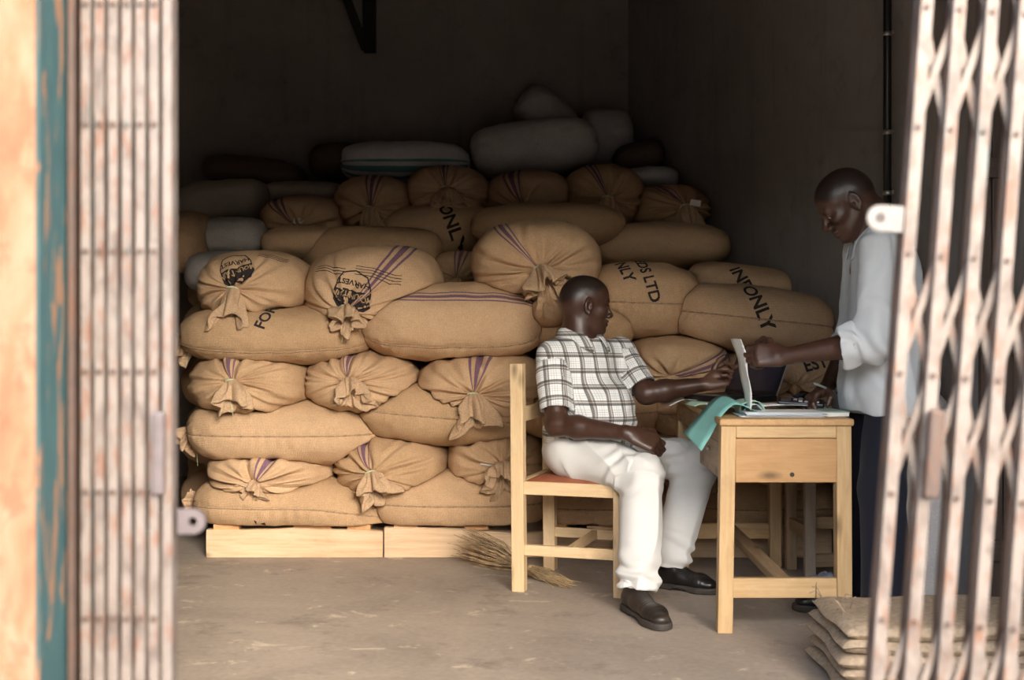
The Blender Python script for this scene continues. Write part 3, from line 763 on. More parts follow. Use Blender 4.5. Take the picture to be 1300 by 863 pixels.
H2 = add_sack('E', (423, 524, 221, 292), 7.10, 0.8, 'shaded tied hessian sack end below the teal-banded plastic sack', tie=(474, 270), stripe=2, sw=0.03, mouth=dict(L=.11, r0=.03, r1=.05, axis=(0, -.5, -.8)))
H3 = add_sack('E', (512, 622, 208, 277), 7.10, 0.8, 'shaded tied hessian sack end with a round crumpled knot, next to the white plastic sack', tie=(568, 246), stripe=-5, sw=0.02, mouth=dict(L=.09, r0=.035, r1=.07, axis=(0.1, -.7, -.5), k=8))
H4 = add_sack('E', (616, 727, 214, 280), 7.10, 0.8, 'shaded tied hessian sack end with fan creases under the white plastic sack', tie=(664, 266), stripe=-16, sw=0.03, mouth=dict(L=.04, r0=.02, r1=.05))
H5 = add_sack('E', (715, 820, 208, 286), 7.10, 0.8, 'shaded tied hessian sack end with a long drooping mouth', tie=(770, 256), stripe=-20, sw=0.02, mouth=dict(L=.15, r0=.035, r1=.06, axis=(-.05, -.4, -.9)))
H6 = add_sack('E', (802, 902, 233, 292), 7.10, 0.8, 'shaded tied hessian sack end nearest the right wall with a white tag', tie=(868, 266), stripe=-30, sw=0.02, mouth=dict(L=.13, r0=.035, r1=.07, axis=(.15, -.45, -.8)))
# plastic sacks at the back
kw = dict(name='woven_plastic_sack', creases=5, nexp=2.4, mexp=3.6)
K1 = add_sack('S', (222, 338, 228, 288), 7.5, 0.55, 'tan plastic sack with a faint grey stripe at the free end of the back pile', mat=PLAS_TAN, roll=math.radians(5), **kw)
K2 = add_sack('S', (250, 340, 276, 324), 7.0, 0.50, 'small pale plastic sack below the tan plastic one', mat=PLAS_WHITE, **kw)
K3 = add_sack('S', (236, 330, 318, 372), 6.7, 0.50, 'grey plastic sack half hidden behind the round-logo sack', mat=PLAS_GREY, **kw)
K4 = add_sack('S', (258, 384, 199, 240), 8.0, 0.5, 'dark brown plastic sack lying on top at the left of the back pile', mat=PLAS_BROWN, roll=math.radians(-7), **kw)
K5 = add_sack('S', (330, 436, 230, 262), 7.7, 0.5, 'flat pale plastic sack beside the dark brown one', mat=PLAS_TAN, **kw)
K6 = add_sack('S', (394, 462, 180, 226), 8.1, 0.5, 'brown plastic sack end behind the teal-banded sack', mat=PLAS_BROWN, **kw)
K7 = add_sack('S', (434, 594, 179, 230), 7.85, 0.5, 'long white plastic sack with a teal band along its lower side', mat=PLAS_WHITE, stripe=118, sw=0.075, **kw)
K8 = add_sack('S', (600, 756, 152, 220), 7.9, 0.5, 'bright white plastic sack tilted on top of the back row', mat=PLAS_WHITE, roll=math.radians(7), **kw)
K9 = add_sack('S', (655, 730, 120, 172), 8.35, 0.4, 'grey plastic sack corner poking up behind the white plastic sack', mat=PLAS_GREY, roll=math.radians(-35), **kw)
K10 = add_sack('S', (738, 802, 138, 212), 8.3, 0.4, 'grey plastic sack in the dark near the corner of the room', mat=PLAS_GREY, **kw)
K11 = add_sack('S', (782, 842, 180, 218), 7.9, 0.4, 'black plastic sack against the right wall', mat=PLAS_BROWN, roll=math.radians(15), **kw)
K12 = add_sack('S', (796, 860, 212, 240), 7.7, 0.4, 'small white plastic sack with teal trim beside the right wall', mat=PLAS_WHITE, **kw)
K13 = add_sack('S', (205, 264, 268, 344), 6.9, 0.5, 'hessian sack at the free end behind the small pale plastic sack', mat=HESS)
HL = 'hessian sack buried in the pile behind the front stack'
for (x0, x1, Y0) in ((-1.75, -.95, 6.45), (-1.0, -.15, 6.45), (-.2, .6, 6.45), (.55, 1.2, 6.45), (-1.9, -1.0, 7.2), (-1.05, -.15, 7.2), (-.2, .65, 7.2), (.5, 1.05, 7.2), (-2.1, -1.1, 7.95), (-1.15, -.15, 7.95), (-.2, .75, 7.95)):
    zt = 1.28 if Y0 < 7 else 1.58 if Y0 < 7.9 else 1.74
    if x0 < -1.6: zt -= .1
    k = int(zt / 0.27)
    for i in range(k):
        z0, z1 = 0.0 + zt * i / k, zt * (i + 1) / k
        s = add_sack('S', (0, 1, 0, 1), Y0, 0.72, HL, group='sacks buried in the pile', res=0.35, creases=0, infl=1.0)
        yb_ = min(Y0 + (.72 if Y0 > 7.9 else .74), BWY(x0) - .03); s.c = V((x0 + x1) / 2, (Y0 + yb_) / 2 + (0 if Y0 > 7.9 else -.02), (z0 + z1) / 2); s.b = (x1 - x0) / 2; s.a = (yb_ - Y0) / 2 + .01; s.half_h = (z1 - z0) / 2 * 1.08
us = add_sack('S', (0, 1, 0, 1), 4.6, 0.2, 'tall white plastic sack standing upright against the right wall behind the standing man', mat=PLAS_WHITE, infl=1.0, **kw)
us.Yf = 6.2; us.c = V(1.555, 4.76, 0.40); us.b = 0.405; us.a = 0.10; us.half_h = 0.095; us.M = np.array([[0, 0, 1.0], [1.0, 0, 0], [0, 1.0, 0]])
PAL_Z = 0.150
for s in SACKS:
    s.pal = s.Yf < 6.0
build_sacks(0.001)

# printing
def rect(w, h, cx=0, cy=0):
    return np.array([(cx - w/2, cy - h/2), (cx + w/2, cy - h/2), (cx + w/2, cy + h/2), (cx - w/2, cy + h/2)]), [(0, 1, 2, 3)]
def poly(pts): return np.array(pts), [tuple(range(len(pts)))]
def outline(pts, w):
    pts = np.array(pts); c = pts.mean(0); n = len(pts); inn = c + (pts - c) * (1 - w)
    return np.concatenate([pts, inn]), [(i, (i + 1) % n, n + (i + 1) % n, n + i) for i in range(n)]
def shield(w, h):
    return [(-w*.5, h*.30), (-w*.36, h*.46), (0, h*.5), (w*.36, h*.46), (w*.5, h*.30), (w*.48, -h*.10), (w*.34, -h*.40), (0, -h*.5), (-w*.34, -h*.40), (-w*.48, -h*.10)]
def lines(n, L, gap, cx, cy, wob=0.004):
    vs, fs = [], []
    for k in range(n):
        for i in range(9):
            x = cx + L * (i / 8 - .5); y = cy + k * gap + wob * math.sin(i * .8)
            vs += [(x, y - .0016), (x, y + .0016)]
        o = k * 18
        fs += [(o + 2*i, o + 2*i + 2, o + 2*i + 3, o + 2*i + 1) for i in range(8)]
    return np.array(vs), fs
HESS_PRINT = simple('bare_hessian_letter', (0.42, 0.28, 0.15), 0.95, var=0.2, scale=150)
def shift(geo, dx, dy): return geo[0] + np.array([dx, dy]), geo[1]
def logo(s, at, ang, w):
    h = w * 1.02
    decal(s, outline(shield(w, h), 0.07), at, ang, INK, 'printed_logo')
    up = [(-w*.47, h*.03), (-w*.5, h*.28), (-w*.36, h*.44), (0, h*.48), (w*.36, h*.44), (w*.5, h*.28), (w*.47, h*.03)]
    decal(s, poly(up), at, ang, INK, 'printed_logo')
    decal(s, shift(text_geo('MOUNTAIN', w * .20), 0, h * .15), at, ang, HESS_PRINT, 'printed_lettering', lift=0.0036)
    decal(s, shift(text_geo('HARVEST', w * .21), 0, -h * .16), at, ang, INK, 'printed_lettering')
logo(F2, (447, 366), 168, 0.165)
decal(F2, lines(4, 0.20, 0.013, -0.10, -0.105), (447, 366), 172, INK, 'printed_lines')
decal(F2, lines(3, 0.15, 0.013, 0.13, -0.075), (447, 366), 162, INK, 'printed_lines')
logo(F1, (300, 340), 200, 0.150)
decal(F1, lines(3, 0.13, 0.010, 0, 0), (345, 328), -8, INK, 'printed_lines')
decal(F4, text_geo('NLY', 0.075), (793, 343), -72, INK)
decal(F4, text_geo('EEDS LTD', 0.070), (820, 346), -76, INK)
decal(F5, text_geo('ONLY', 0.088), (963, 386), -70, INK)
decal(F6, text_geo('INE', 0.085), (940, 352), -62, INK)
decal(G5, text_geo('ONLY', 0.10), (573, 284), -68, INK)
decal(E1, text_geo('FOR', 0.07), (338, 402), 70, INK)
decal(A1, text_geo('Y', 0.06), (332, 666), 100, INK)
decal(D6, text_geo('EST', 0.08), (1035, 462), 20, INK)
TAGM = simple('white_tag', (0.75, 0.73, 0.68), 0.7, var=0.05)
for s, dx in ((H1, 0.02), (H6, 0.05), (B3, -0.09)):
    p = s.tip + V(dx, -0.035, 0.02) if s is not B3 else s.tip + V(-0.07, -0.012, 0.012)
    me = box_mesh('tag', 0.06, 0.004, 0.018 if s is B3 else .035, 0.001, 1, jitter=0.003, seed=3)
    o = link('paper_tag', me, TAGM, s.ob, tuple(p - s.c)); o.rotation_euler = (0.3, 0.15, 0.1)
# ------------------------------------------------------------------ pallets
PALF = wood('fresh_pine_plank', (0.66, 0.48, 0.31), (0.50, 0.32, 0.17))
PALO = wood('orange_pine_slat', (0.66, 0.36, 0.16), (0.50, 0.25, 0.10))
def waney_beam(name, x0, x1, yc, w, h, mat, root, seed):
    n = 40; r = np.linspace(0, 1, n); xs = x0 + (x1 - x0) * r
    top = h - 0.012 + 0.016 * vnoise(np.stack([xs * 3, xs * 0 + seed, xs * 0], -1), seed) + 0.004 * vnoise(np.stack([xs * 14, xs * 0, xs * 0 + seed], -1), seed)
    if seed == 1: top -= 0.012 * smooth_step(.70, 1.0, r)
    prof = lambda t: [(-w/2, 0.002), (-w/2 + .003, 0.0), (w/2, 0.0), (w/2, t), (-w/2 + .006, t), (-w/2, t - .008)]
    xc = (x0 + x1) / 2
    v = [(x - xc, p[0], p[1]) for x, t in zip(xs, top) for p in prof(t)]; k = 6
    f = [(i * k + j, i * k + (j + 1) % k, (i + 1) * k + (j + 1) % k, (i + 1) * k + j) for i in range(n - 1) for j in range(k)]
    f += [tuple(range(k - 1, -1, -1)), tuple((n - 1) * k + j for j in range(k))]
    me = npmesh(name, v, f, False)
    bm = bmesh.new(); bm.from_mesh(me); bmesh.ops.recalc_face_normals(bm, faces=bm.faces); bm.to_mesh(me); bm.free()
    o = link(name, me, mat, root); l = root_world(root); o.location = (xc - l.x, yc - l.y, 0 - l.z); return o
def pallet(x0, x1, label, seed, slats):
    yc = 5.72
    root = thing('pallet', ((x0 + x1) / 2, yc, 0), label, 'pallet')
    waney_beam('front_plank', x0, x1, yc, 0.045, 0.138, PALF, root, seed)
    for y in (6.05, 6.45): bar('bearer', (x0 + .02, y, 0.063), (min(x1 - .02, RW(y) - .05), y, 0.063), 0.05, 0.126, PALF, root)
    for (a, b) in slats: bar('slat', ((a + b) / 2, yc - 0.012, 0.1365), ((a + b) / 2, 6.5, 0.1365), b - a, 0.027, PALO, root)
xp = lambda x: (x - CX) / FPX * 5.70
pallet(xp(262), xp(486), 'fresh pine pallet under the free end of the sack stack, orange slat ends showing', 1, [(xp(270), xp(303)), (xp(372), xp(420)), (xp(440), xp(470))])
pallet(xp(488), xp(742), 'fresh pine pallet with a wavy upper edge behind the twig broom', 2, [(xp(500), xp(530)), (xp(590), xp(620)), (xp(690), xp(720))])
pallet(xp(745), xp(1056), 'pine pallet behind the seated man\'s feet and the desk', 4, [(xp(760), xp(800)), (xp(860), xp(900)), (xp(945), xp(975)), (xp(985), xp(1008))])

# ------------------------------------------------------------------ broom
TWIG = simple('dry_twigs', (0.50, 0.36, 0.21), 0.9, var=0.5, scale=25)
STRAW = simple('pale_straw', (0.58, 0.43, 0.24), 0.9, var=0.35, scale=25)
br = thing('twig_broom', (0.05, 5.28, 0.0), 'short hand broom of bundled dry twigs lying on the floor beside the chair leg', 'broom')
rr = random.Random(4)
hd = V(*P(590, 694, 5.60)); bd = V(*P(668, 724, 5.32)); bd[2] = 0.03; tl = V(*P(722, 744, 5.06)); tl[2] = 0.016
hd = V(hd[0], 5.58, 0.07)
g = []
for i in range(150):
    o1 = V(rr.gauss(0, .03), rr.gauss(0, .03), rr.gauss(0, .034)); o2 = V(rr.gauss(0, .008), rr.gauss(0, .008), rr.gauss(0, .008))
    e = hd + o1 + (hd - bd) * rr.uniform(-.25, .08); m = (e + bd + o2) / 2 + o1 * .25 + V(0, 0, rr.uniform(-.004, .01))
    for q in (e, m): q[2] = max(q[2], 0.005)
    g.append(tube_geo([e, m, bd + o2], [0.0016, 0.0028, 0.003], 3, False))
wpart('twig_head', *merge_geo(*g), TWIG, br)['kind'] = 'stuff'
g = []
for i in range(70):
    o1 = V(rr.gauss(0, .009), rr.gauss(0, .009), rr.gauss(0, .007)); o2 = V(rr.gauss(0, .018), rr.gauss(0, .018), rr.gauss(0, .009))
    a = bd - (tl - bd) * .12 + o1; b = tl + o2 + (tl - bd) * rr.uniform(-.2, .05); m = (a + b) / 2 + o1
    for q in (a, b, m): q[2] = max(q[2], 0.004)
    g.append(tube_geo([a, m, b], [0.002, 0.002, 0.0013], 3, False))
wpart('straw_handle', *merge_geo(*g), STRAW, br)['kind'] = 'stuff'
wpart('binding', *tube_geo([bd + (tl - bd) * .05, bd + (tl - bd) * .16], 0.021, 12), STRAW, br)

# ------------------------------------------------------------------ chair
CH_A = math.radians(-18)
cF = V(math.cos(CH_A), math.sin(CH_A), 0); cL = V(-cF[1], cF[0], 0)
c0 = V(0.030, 5.02, 0)
ch = thing('chair', tuple(c0 + cF * .2 + cL * .22), 'plain pine chair with a red-brown leather seat under the seated man', 'chair')
cp = lambda f, l, z: tuple(c0 + cF * f + cL * l + V(0, 0, z))
UPF = tuple(cF)
for l in (0, 0.44): bar('back_post', cp(0, l, 0), cp(-0.008, l, 0.905), 0.046, 0.052, PINE_PALE, ch, up=UPF)
for l in (0.01, 0.43): bar('leg', cp(0.405, l, 0), cp(0.405, l, 0.415), 0.042, 0.042, PINE_PALE, ch, up=UPF)
for l in (0.0, 0.44): bar('seat_rail', cp(0.02, l, 0.412), cp(0.42, l + (.01 if l == 0 else -.01), 0.412), 0.026, 0.052, PINE_PALE, ch)
bar('seat_rail', cp(0.405, 0.015, 0.412), cp(0.405, 0.425, 0.412), 0.026, 0.052, PINE_PALE, ch)
bar('seat_rail', cp(0.0, 0.02, 0.412), cp(0.0, 0.42, 0.412), 0.026, 0.052, PINE_PALE, ch)
for l in (0.0, 0.44): bar('stretcher', cp(0.02, l, 0.165), cp(0.40, l + (.01 if l == 0 else -.01), 0.165), 0.024, 0.042, PINE_PALE, ch)
bar('stretcher', cp(0.20, 0.01, 0.165), cp(0.20, 0.43, 0.165), 0.024, 0.036, PINE_PALE, ch)
bar('back_rail', cp(-0.004, 0.02, 0.70), cp(-0.004, 0.42, 0.70), 0.022, 0.060, PINE_PALE, ch)
LEATHER = simple('red_brown_leather', (0.30, 0.095, 0.045), 0.5, var=0.25, scale=14, bumps=0.3)
n = 24; gv = []; gf = []
for i in range(n):
    for j in range(n):
        a, b = i / (n - 1), j / (n - 1); e = min(a, 1 - a, b, 1 - b)
        z = 0.436 + 0.018 * (1 - (1 - min(1, e / .14)) ** 2) - 0.010 * math.exp(-((a - .5) ** 2 + (b - .5) ** 2) / .06)
        gv.append(cp(0.022 + .40 * a, -.005 + .45 * b, z))
for i in range(n - 1):
    for j in range(n - 1): gf.append((i * n + j, (i + 1) * n + j, (i + 1) * n + j + 1, i * n + j + 1))
o = wpart('seat_cushion', gv, gf, LEATHER, ch); o['label'] = 'red-brown leather seat'

# ------------------------------------------------------------------ desk
X0, X1, Y0, Y1, DZ = 0.722, 1.172, 4.35, 5.53, 0.742
dk = thing('desk', ((X0 + X1) / 2, (Y0 + Y1) / 2, 0), 'narrow pine desk with a drawer in its end, between the two men', 'desk')
lw = 0.052
for lx, xx in ((-.012, X0 + lw / 2), (0.004, X1 - lw / 2)):
    bar('leg', (xx + lx, Y0 + lw / 2, 0), (xx, Y0 + lw / 2, DZ - .025), lw, lw, PINE, dk, up=(0, 1, 0))
    bar('leg', (xx + lx * .3, Y1 - lw / 2, 0), (xx, Y1 - lw / 2, DZ - .025), lw, lw, PINE, dk, up=(0, 1, 0))
top = bar('desk_top', ((X0 + X1) / 2, Y0 - .012, DZ - .0125), ((X0 + X1) / 2, Y1 + .012, DZ - .0125), X1 - X0 + .014, 0.025, wood('desk_top_pine', (0.56, 0.35, 0.16), (0.38, 0.22, 0.09)), dk, bev=0.007)
for yy in (Y0 + .014, Y1 - .014): bar('apron', (X0 + lw, yy, 0.696), (X1 - lw, yy, 0.696), 0.026, 0.042, PINE, dk)
for xx in (X0 + .016, X1 - .016): bar('apron', (xx, Y0 + lw, 0.677), (xx, Y1 - lw, 0.677), 0.024, 0.08, PINE_OLD, dk)
dr = bar('drawer', (X0 + lw - .002, Y0 + .013, 0.597), (X1 - lw + .002, Y0 + .013, 0.597), 0.022, 0.152, wood('orange_pine_drawer', (0.50, 0.29, 0.125), (0.37, 0.195, 0.07)), dk)
kb = link('knob_hole', npmesh('knob_hole', *merge_geo(cyl_geo((0.02, -.014, -.048), (0.02, -.008, -.048), 0.008, 10)), smooth=False), HOLE, dr)
for yy in (Y0 + .022, Y1 - .022): bar('stretcher', (X0 + lw * .6, yy, 0.155), (X1 - lw * .6, yy, 0.155), 0.028, 0.068, PINE, dk)
bar('stretcher', ((X0 + X1) / 2, Y0 + .03, 0.168), ((X0 + X1) / 2, Y1 - .03, 0.168), 0.055, 0.030, PINE_OLD, dk)
dl = bar('drawer', (X0 + .012, Y0 + lw + .01, 0.592), (X0 + .012, Y0 + .50, 0.592), 0.022, 0.125, WOOD_GREY, dk); dl['label'] = 'worn grey side drawer'
STEEL = simple('dull_steel', (0.55, 0.53, 0.50), 0.35, metal=0.9)
for dx in (-.02, .14): link('knob', npmesh('knob', *cyl_geo((dx, 0.010, 0.02), (dx, 0.022, 0.02), 0.007, 10)), STEEL, dl)
bar('drawer_box', (X0 + .13, Y0 + lw + .02, 0.592), (X0 + .13, Y0 + .49, 0.592), 0.20, 0.11, PINE_OLD, dk)
bar('drawer_side', (X0 + lw + .03, Y0 + .24, 0.60), (X1 - lw - .03, Y0 + .24, 0.60), 0.015, 0.12, PINE_OLD, dk)

# stool at the far side of the desk
st = thing('stool', (1.34, 5.33, 0), 'worn wooden stool frame standing behind the desk against the pallets', 'stool')
cs = [(1.228, 5.20), (1.203, 5.44), (1.47, 5.23), (1.455, 5.46)]
for i, c in enumerate(cs): bar('leg', (c[0], c[1], 0), (c[0], c[1], 0.50), 0.045, 0.04, WOOD_GREY if i == 0 else PINE_OLD, st, up=(0, 1, 0))
for a, b, z in ((0, 2, 0.085), (1, 3, 0.20), (0, 1, 0.20), (2, 3, 0.2), (0, 2, .47), (1, 3, .47), (0, 1, .47), (2, 3, .47)):
    bar('rail', cs[a] + (z,), cs[b] + (z,), 0.028, 0.052, PINE_OLD, st)
for i in range(3):
    y = 5.21 + .11 * i; bar('seat_board', (1.18, y + .02, 0.51), (1.50, y + .03, 0.51), 0.10, 0.02, PINE_OLD, st)

# ------------------------------------------------------------------ papers and small things on the desk
def sheet(name, path, wv, mat, label, cat, root=None, nw=5, thick=0.0012, group=None, seed=0, wob=0.002):
    """a sheet of paper or card: path of points (world), swept along the width vector wv"""
    path = [V(*p) for p in path]
    # resample with Catmull-Rom
    pts = []
    for i in range(len(path) - 1):
        p0, p1, p2, p3 = path[max(i - 1, 0)], path[i], path[i + 1], path[min(i + 2, len(path) - 1)]
        for k in range(6):
            t = k / 6; pts.append(0.5 * ((2 * p1) + (-p0 + p2) * t + (2 * p0 - 5 * p1 + 4 * p2 - p3) * t * t + (-p0 + 3 * p1 - 3 * p2 + p3) * t ** 3))
    pts.append(path[-1]); n = len(pts); v = []
    wv = [V(*wv)] * n if not isinstance(wv, list) else [V(*wv[0]) + (V(*wv[1]) - V(*wv[0])) * i / (n - 1) for i in range(n)]
    for i, p in enumerate(pts):
        t = unit(pts[min(i + 1, n - 1)] - pts[max(i - 1, 0)]); nr = unit(np.cross(t, wv[i]))
        for sd in (1, -1):
            for j in range(nw):
                q = p + wv[i] * (j / (nw - 1) - .5) + nr * (sd * thick / 2 + wob * math.sin(i * .5 + j * 1.3 + seed))
                v.append(q)
    f = []; R = 2 * nw
    for i in range(n - 1):
        for j in range(nw - 1):
            f.append((i*R + j, i*R + j + 1, (i+1)*R + j + 1, (i+1)*R + j)); f.append((i*R + nw + j + 1, i*R + nw + j, (i+1)*R + nw + j, (i+1)*R + nw + j + 1))
        f.append((i*R, (i+1)*R, (i+1)*R + nw, i*R + nw)); f.append((i*R + nw - 1, i*R + 2*nw - 1, (i+1)*R + 2*nw - 1, (i+1)*R + nw - 1))
    for i in (0, n - 1): f += [(i*R + j, i*R + j + 1, i*R + nw + j + 1, i*R + nw + j) for j in range(nw - 1)]
    if root is not None: return wpart(name, v, f, mat, root)
    c = np.mean(v, 0); c[2] = np.min(np.array(v)[:, 2])
    o = link(name, npmesh(name, np.array(v) - c, f), mat, None, tuple(c)); return tag(o, label, cat, group)
CARD_T = simple('turquoise_card', (0.20, 0.46, 0.42), 0.7, var=0.06)
PAP_G = simple('pale_green_paper', (0.42, 0.62, 0.48), 0.7, var=0.05)
PAP_W = simple('white_paper', (0.74, 0.74, 0.72), 0.7, var=0.04)
PAP_B = simple('bluish_paper', (0.55, 0.64, 0.72), 0.7, var=0.06)
PAP_Y = simple('cream_note', (0.66, 0.62, 0.40), 0.7, var=0.05)
def DP(x, y, Y, z=None):
    p = P(x, y, Y); return (p.x, p.y, p.z if z is None else z)
sheet('card_cover', [DP(962, 0, 4.50, .752), DP(945, 515, 4.50), DP(925, 507, 4.50), DP(907, 521, 4.50), DP(891, 543, 4.50), DP(879, 561, 4.50)],
      [(0.00, -0.17, 0.0), (0.045, -0.15, -0.050)], CARD_T, 'turquoise card cover curling down over the desk edge', 'card')
sheet('green_sheet', [DP(932, 0, 4.78, .748), DP(905, 0, 4.78, .762), DP(885, 0, 4.78, .768), DP(876, 0, 4.78, .757)], (0.02, -0.16, 0), PAP_G, 'pale green sheet curling up beside the laptop', 'paper')
sheet('white_sheet', [DP(880, 0, 5.28, .7445), DP(864, 0, 5.28, .746), DP(854, 508, 5.28), DP(845, 514, 5.28)], (0.03, -0.12, 0), PAP_W, 'white sheet drooping off the far desk edge by the laptop', 'paper')
lg = thing('ledger', (0.95, 4.47, DZ), 'open carbon-copy ledger with bluish pages on the end of the desk', 'ledger')
r = random.Random(3)
for i in range(7):
    a = r.uniform(-.03, .03); me = box_mesh('page', 0.29 - .008 * i * r.random(), 0.155, 0.0022, 0.0006, 1)
    o = link('page', me, PAP_B if i % 2 else PAP_W, lg, (0.0 + r.uniform(-.012, .012), r.uniform(-.012, .012), 0.002 + .0024 * i)); o.rotation_euler = (0, 0, a)
sheet('curled_page', [(0.90, 4.55, DZ + .02), (0.875, 4.55, DZ + .048), (0.835, 4.55, DZ + .05), (0.812, 4.55, DZ + .03), (0.818, 4.55, DZ + .005)], (0.0, -0.17, 0), PAP_G, '', '', root=lg)
sheet('curled_page', [(0.89, 4.54, DZ + .02), (0.868, 4.54, DZ + .038), (0.842, 4.54, DZ + .038), (0.826, 4.54, DZ + .02)], (0.0, -0.16, 0), PAP_B, '', '', root=lg)
sheet('loose_sheet', [(0.86, 4.62, DZ + .022), (0.96, 4.62, DZ + .032), (1.05, 4.60, DZ + .028)], (0.02, -0.16, 0.006), PAP_W, 'loose white sheet lying on the ledger', 'paper')
sheet('receipt_slip', [(0.838, 4.47, DZ + .022), (0.834, 4.47, 0.83), (0.822, 4.47, 0.90), (0.812, 4.47, 0.96), (0.795, 4.47, 1.015)], [(0.006, -0.09, 0), (0.022, -0.09, 0.0)], PAP_W, 'white sheet of the ledger held upright in the standing man\'s hand', 'paper')
sheet('note_slip', [(1.005, 4.80, DZ + .002), (1.04, 4.80, DZ + .016), (1.09, 4.80, DZ + .018), (1.11, 4.80, DZ + .004)], (0.0, -0.10, 0), PAP_Y, 'small cream note behind the calculator', 'paper')
BLACKP = simple('black_plastic', (0.012, 0.012, 0.014), 0.35, var=0.2)
BUTTON = simple('grey_buttons', (0.42, 0.42, 0.43), 0.5)
SCREEN = simple('dark_screen', (0.040, 0.035, 0.050), 0.12, var=0.3, scale=5)
LID = simple('laptop_silver_edge', (0.35, 0.34, 0.33), 0.4, metal=0.4)
ca = thing('calculator', (1.06, 4.62, DZ + .036), 'black pocket calculator with grey keys lying on loose papers', 'calculator'); ca.rotation_euler = (0.10, 0.05, math.radians(-14))
link('case', box_mesh('case', 0.165, 0.095, 0.018, 0.006, 3), BLACKP, ca)
link('display', box_mesh('display', 0.035, 0.075, 0.002, 0.0005, 1), SCREEN, ca, (-0.055, 0, 0.0095))
for i in range(5):
    for j in range(4): link('key', box_mesh('key', 0.014, 0.013, 0.004, 0.001, 1), BUTTON if (i + j) % 3 else BLACKP, ca, (-0.022 + .020 * i, -.03 + .02 * j, 0.010))
ph = thing('mobile_phone', (1.125, 5.02, DZ + .022), 'dark mobile phone propped on the desk behind the cream note', 'phone'); ph.rotation_euler = (0.15, -0.33, 0.4)
link('case', box_mesh('case', 0.105, 0.046, 0.014, 0.005, 3), BLACKP, ph)
link('display', box_mesh('display', 0.035, 0.036, 0.001, 0.0004, 1), SCREEN, ph, (0.025, 0, 0.0075))
link('keypad', box_mesh('keypad', 0.04, 0.034, 0.002, 0.0006, 1), BUTTON, ph, (-0.02, 0, 0.007))
NB = simple('sage_notebook', (0.26, 0.36, 0.30), 0.7, var=0.05)
nb = thing('notebook', (1.13, 4.50, DZ), 'small sage green notebook by the writing hand', 'notebook'); nb.rotation_euler = (0, 0, 0.2)
link('cover', box_mesh('cover', 0.085, 0.16, 0.004, 0.001, 1), NB, nb, (0, 0, 0.017)); link('pages', box_mesh('pages', 0.082, 0.156, 0.014, 0.001, 1), PAP_W, nb, (0, 0, 0.008))
PUR = simple('purple_cloth_cover', (0.07, 0.05, 0.13), 0.7)
pb = thing('purple_book', (1.135, 4.80, DZ), 'dark purple book under the writing hand at the desk edge', 'book')
link('cover', box_mesh('cover', 0.085, 0.22, 0.030, 0.004, 2), PUR, pb, (0, 0, 0.016)); link('pages', box_mesh('pages', 0.08, 0.214, 0.022, 0.001, 1), PAP_W, pb, (-0.004, -0.004, 0.016))
# laptop, opened towards the seated man
hf, hn = V(0.915, 5.42, DZ), V(1.088, 5.168, DZ)
hd_ = unit(hn - hf); bd_ = V(hd_[1], -hd_[0], 0); 
if bd_[0] > 0: bd_ = -bd_
lp = thing('laptop', tuple((hf + hn) / 2), 'open dark laptop facing the seated man on the far end of the desk', 'laptop')
lc = (hf + hn) / 2
bar('base', tuple(hf + bd_ * .118 + V(0, 0, .013)), tuple(hn + bd_ * .118 + V(0, 0, .013)), 0.236, 0.024, BLACKP, lp)
bar('keyboard', tuple(hf + hd_ * .03 + bd_ * .09 + V(0, 0, .0255)), tuple(hn - hd_ * .03 + bd_ * .09 + V(0, 0, .0255)), 0.10, 0.002, SCREEN, lp, bev=0.0005)
bar('touchpad', tuple(lc + hd_ * -.04 + bd_ * .19 + V(0, 0, .0252)), tuple(lc + hd_ * .04 + bd_ * .19 + V(0, 0, .0252)), 0.05, 0.001, LID, lp, bev=0.0002)
lean = unit(V(0, 0, 1) * math.cos(.46) - bd_ * math.sin(.46)); nrm = unit(np.cross(hd_, lean)); 
if np.dot(nrm, bd_) < 0: nrm = -nrm
mid = lc + V(0, 0, .024)
ld = bar('lid', tuple(mid + lean * .102 - hd_ * .152), tuple(mid + lean * .102 + hd_ * .152), 0.009, 0.204, LID, lp, up=tuple(lean))
bar('screen', tuple(mid + lean * .107 - hd_ * .136 + nrm * .0052), tuple(mid + lean * .107 + hd_ * .136 + nrm * .0052), 0.0012, 0.185, SCREEN, lp, up=tuple(lean), bev=.0003)
bar('bezel', tuple(mid + lean * .102 - hd_ * .149 + nrm * .0040), tuple(mid + lean * .102 + hd_ * .149 + nrm * .0040), 0.002, 0.207, BLACKP, lp, up=tuple(lean), bev=.0005)

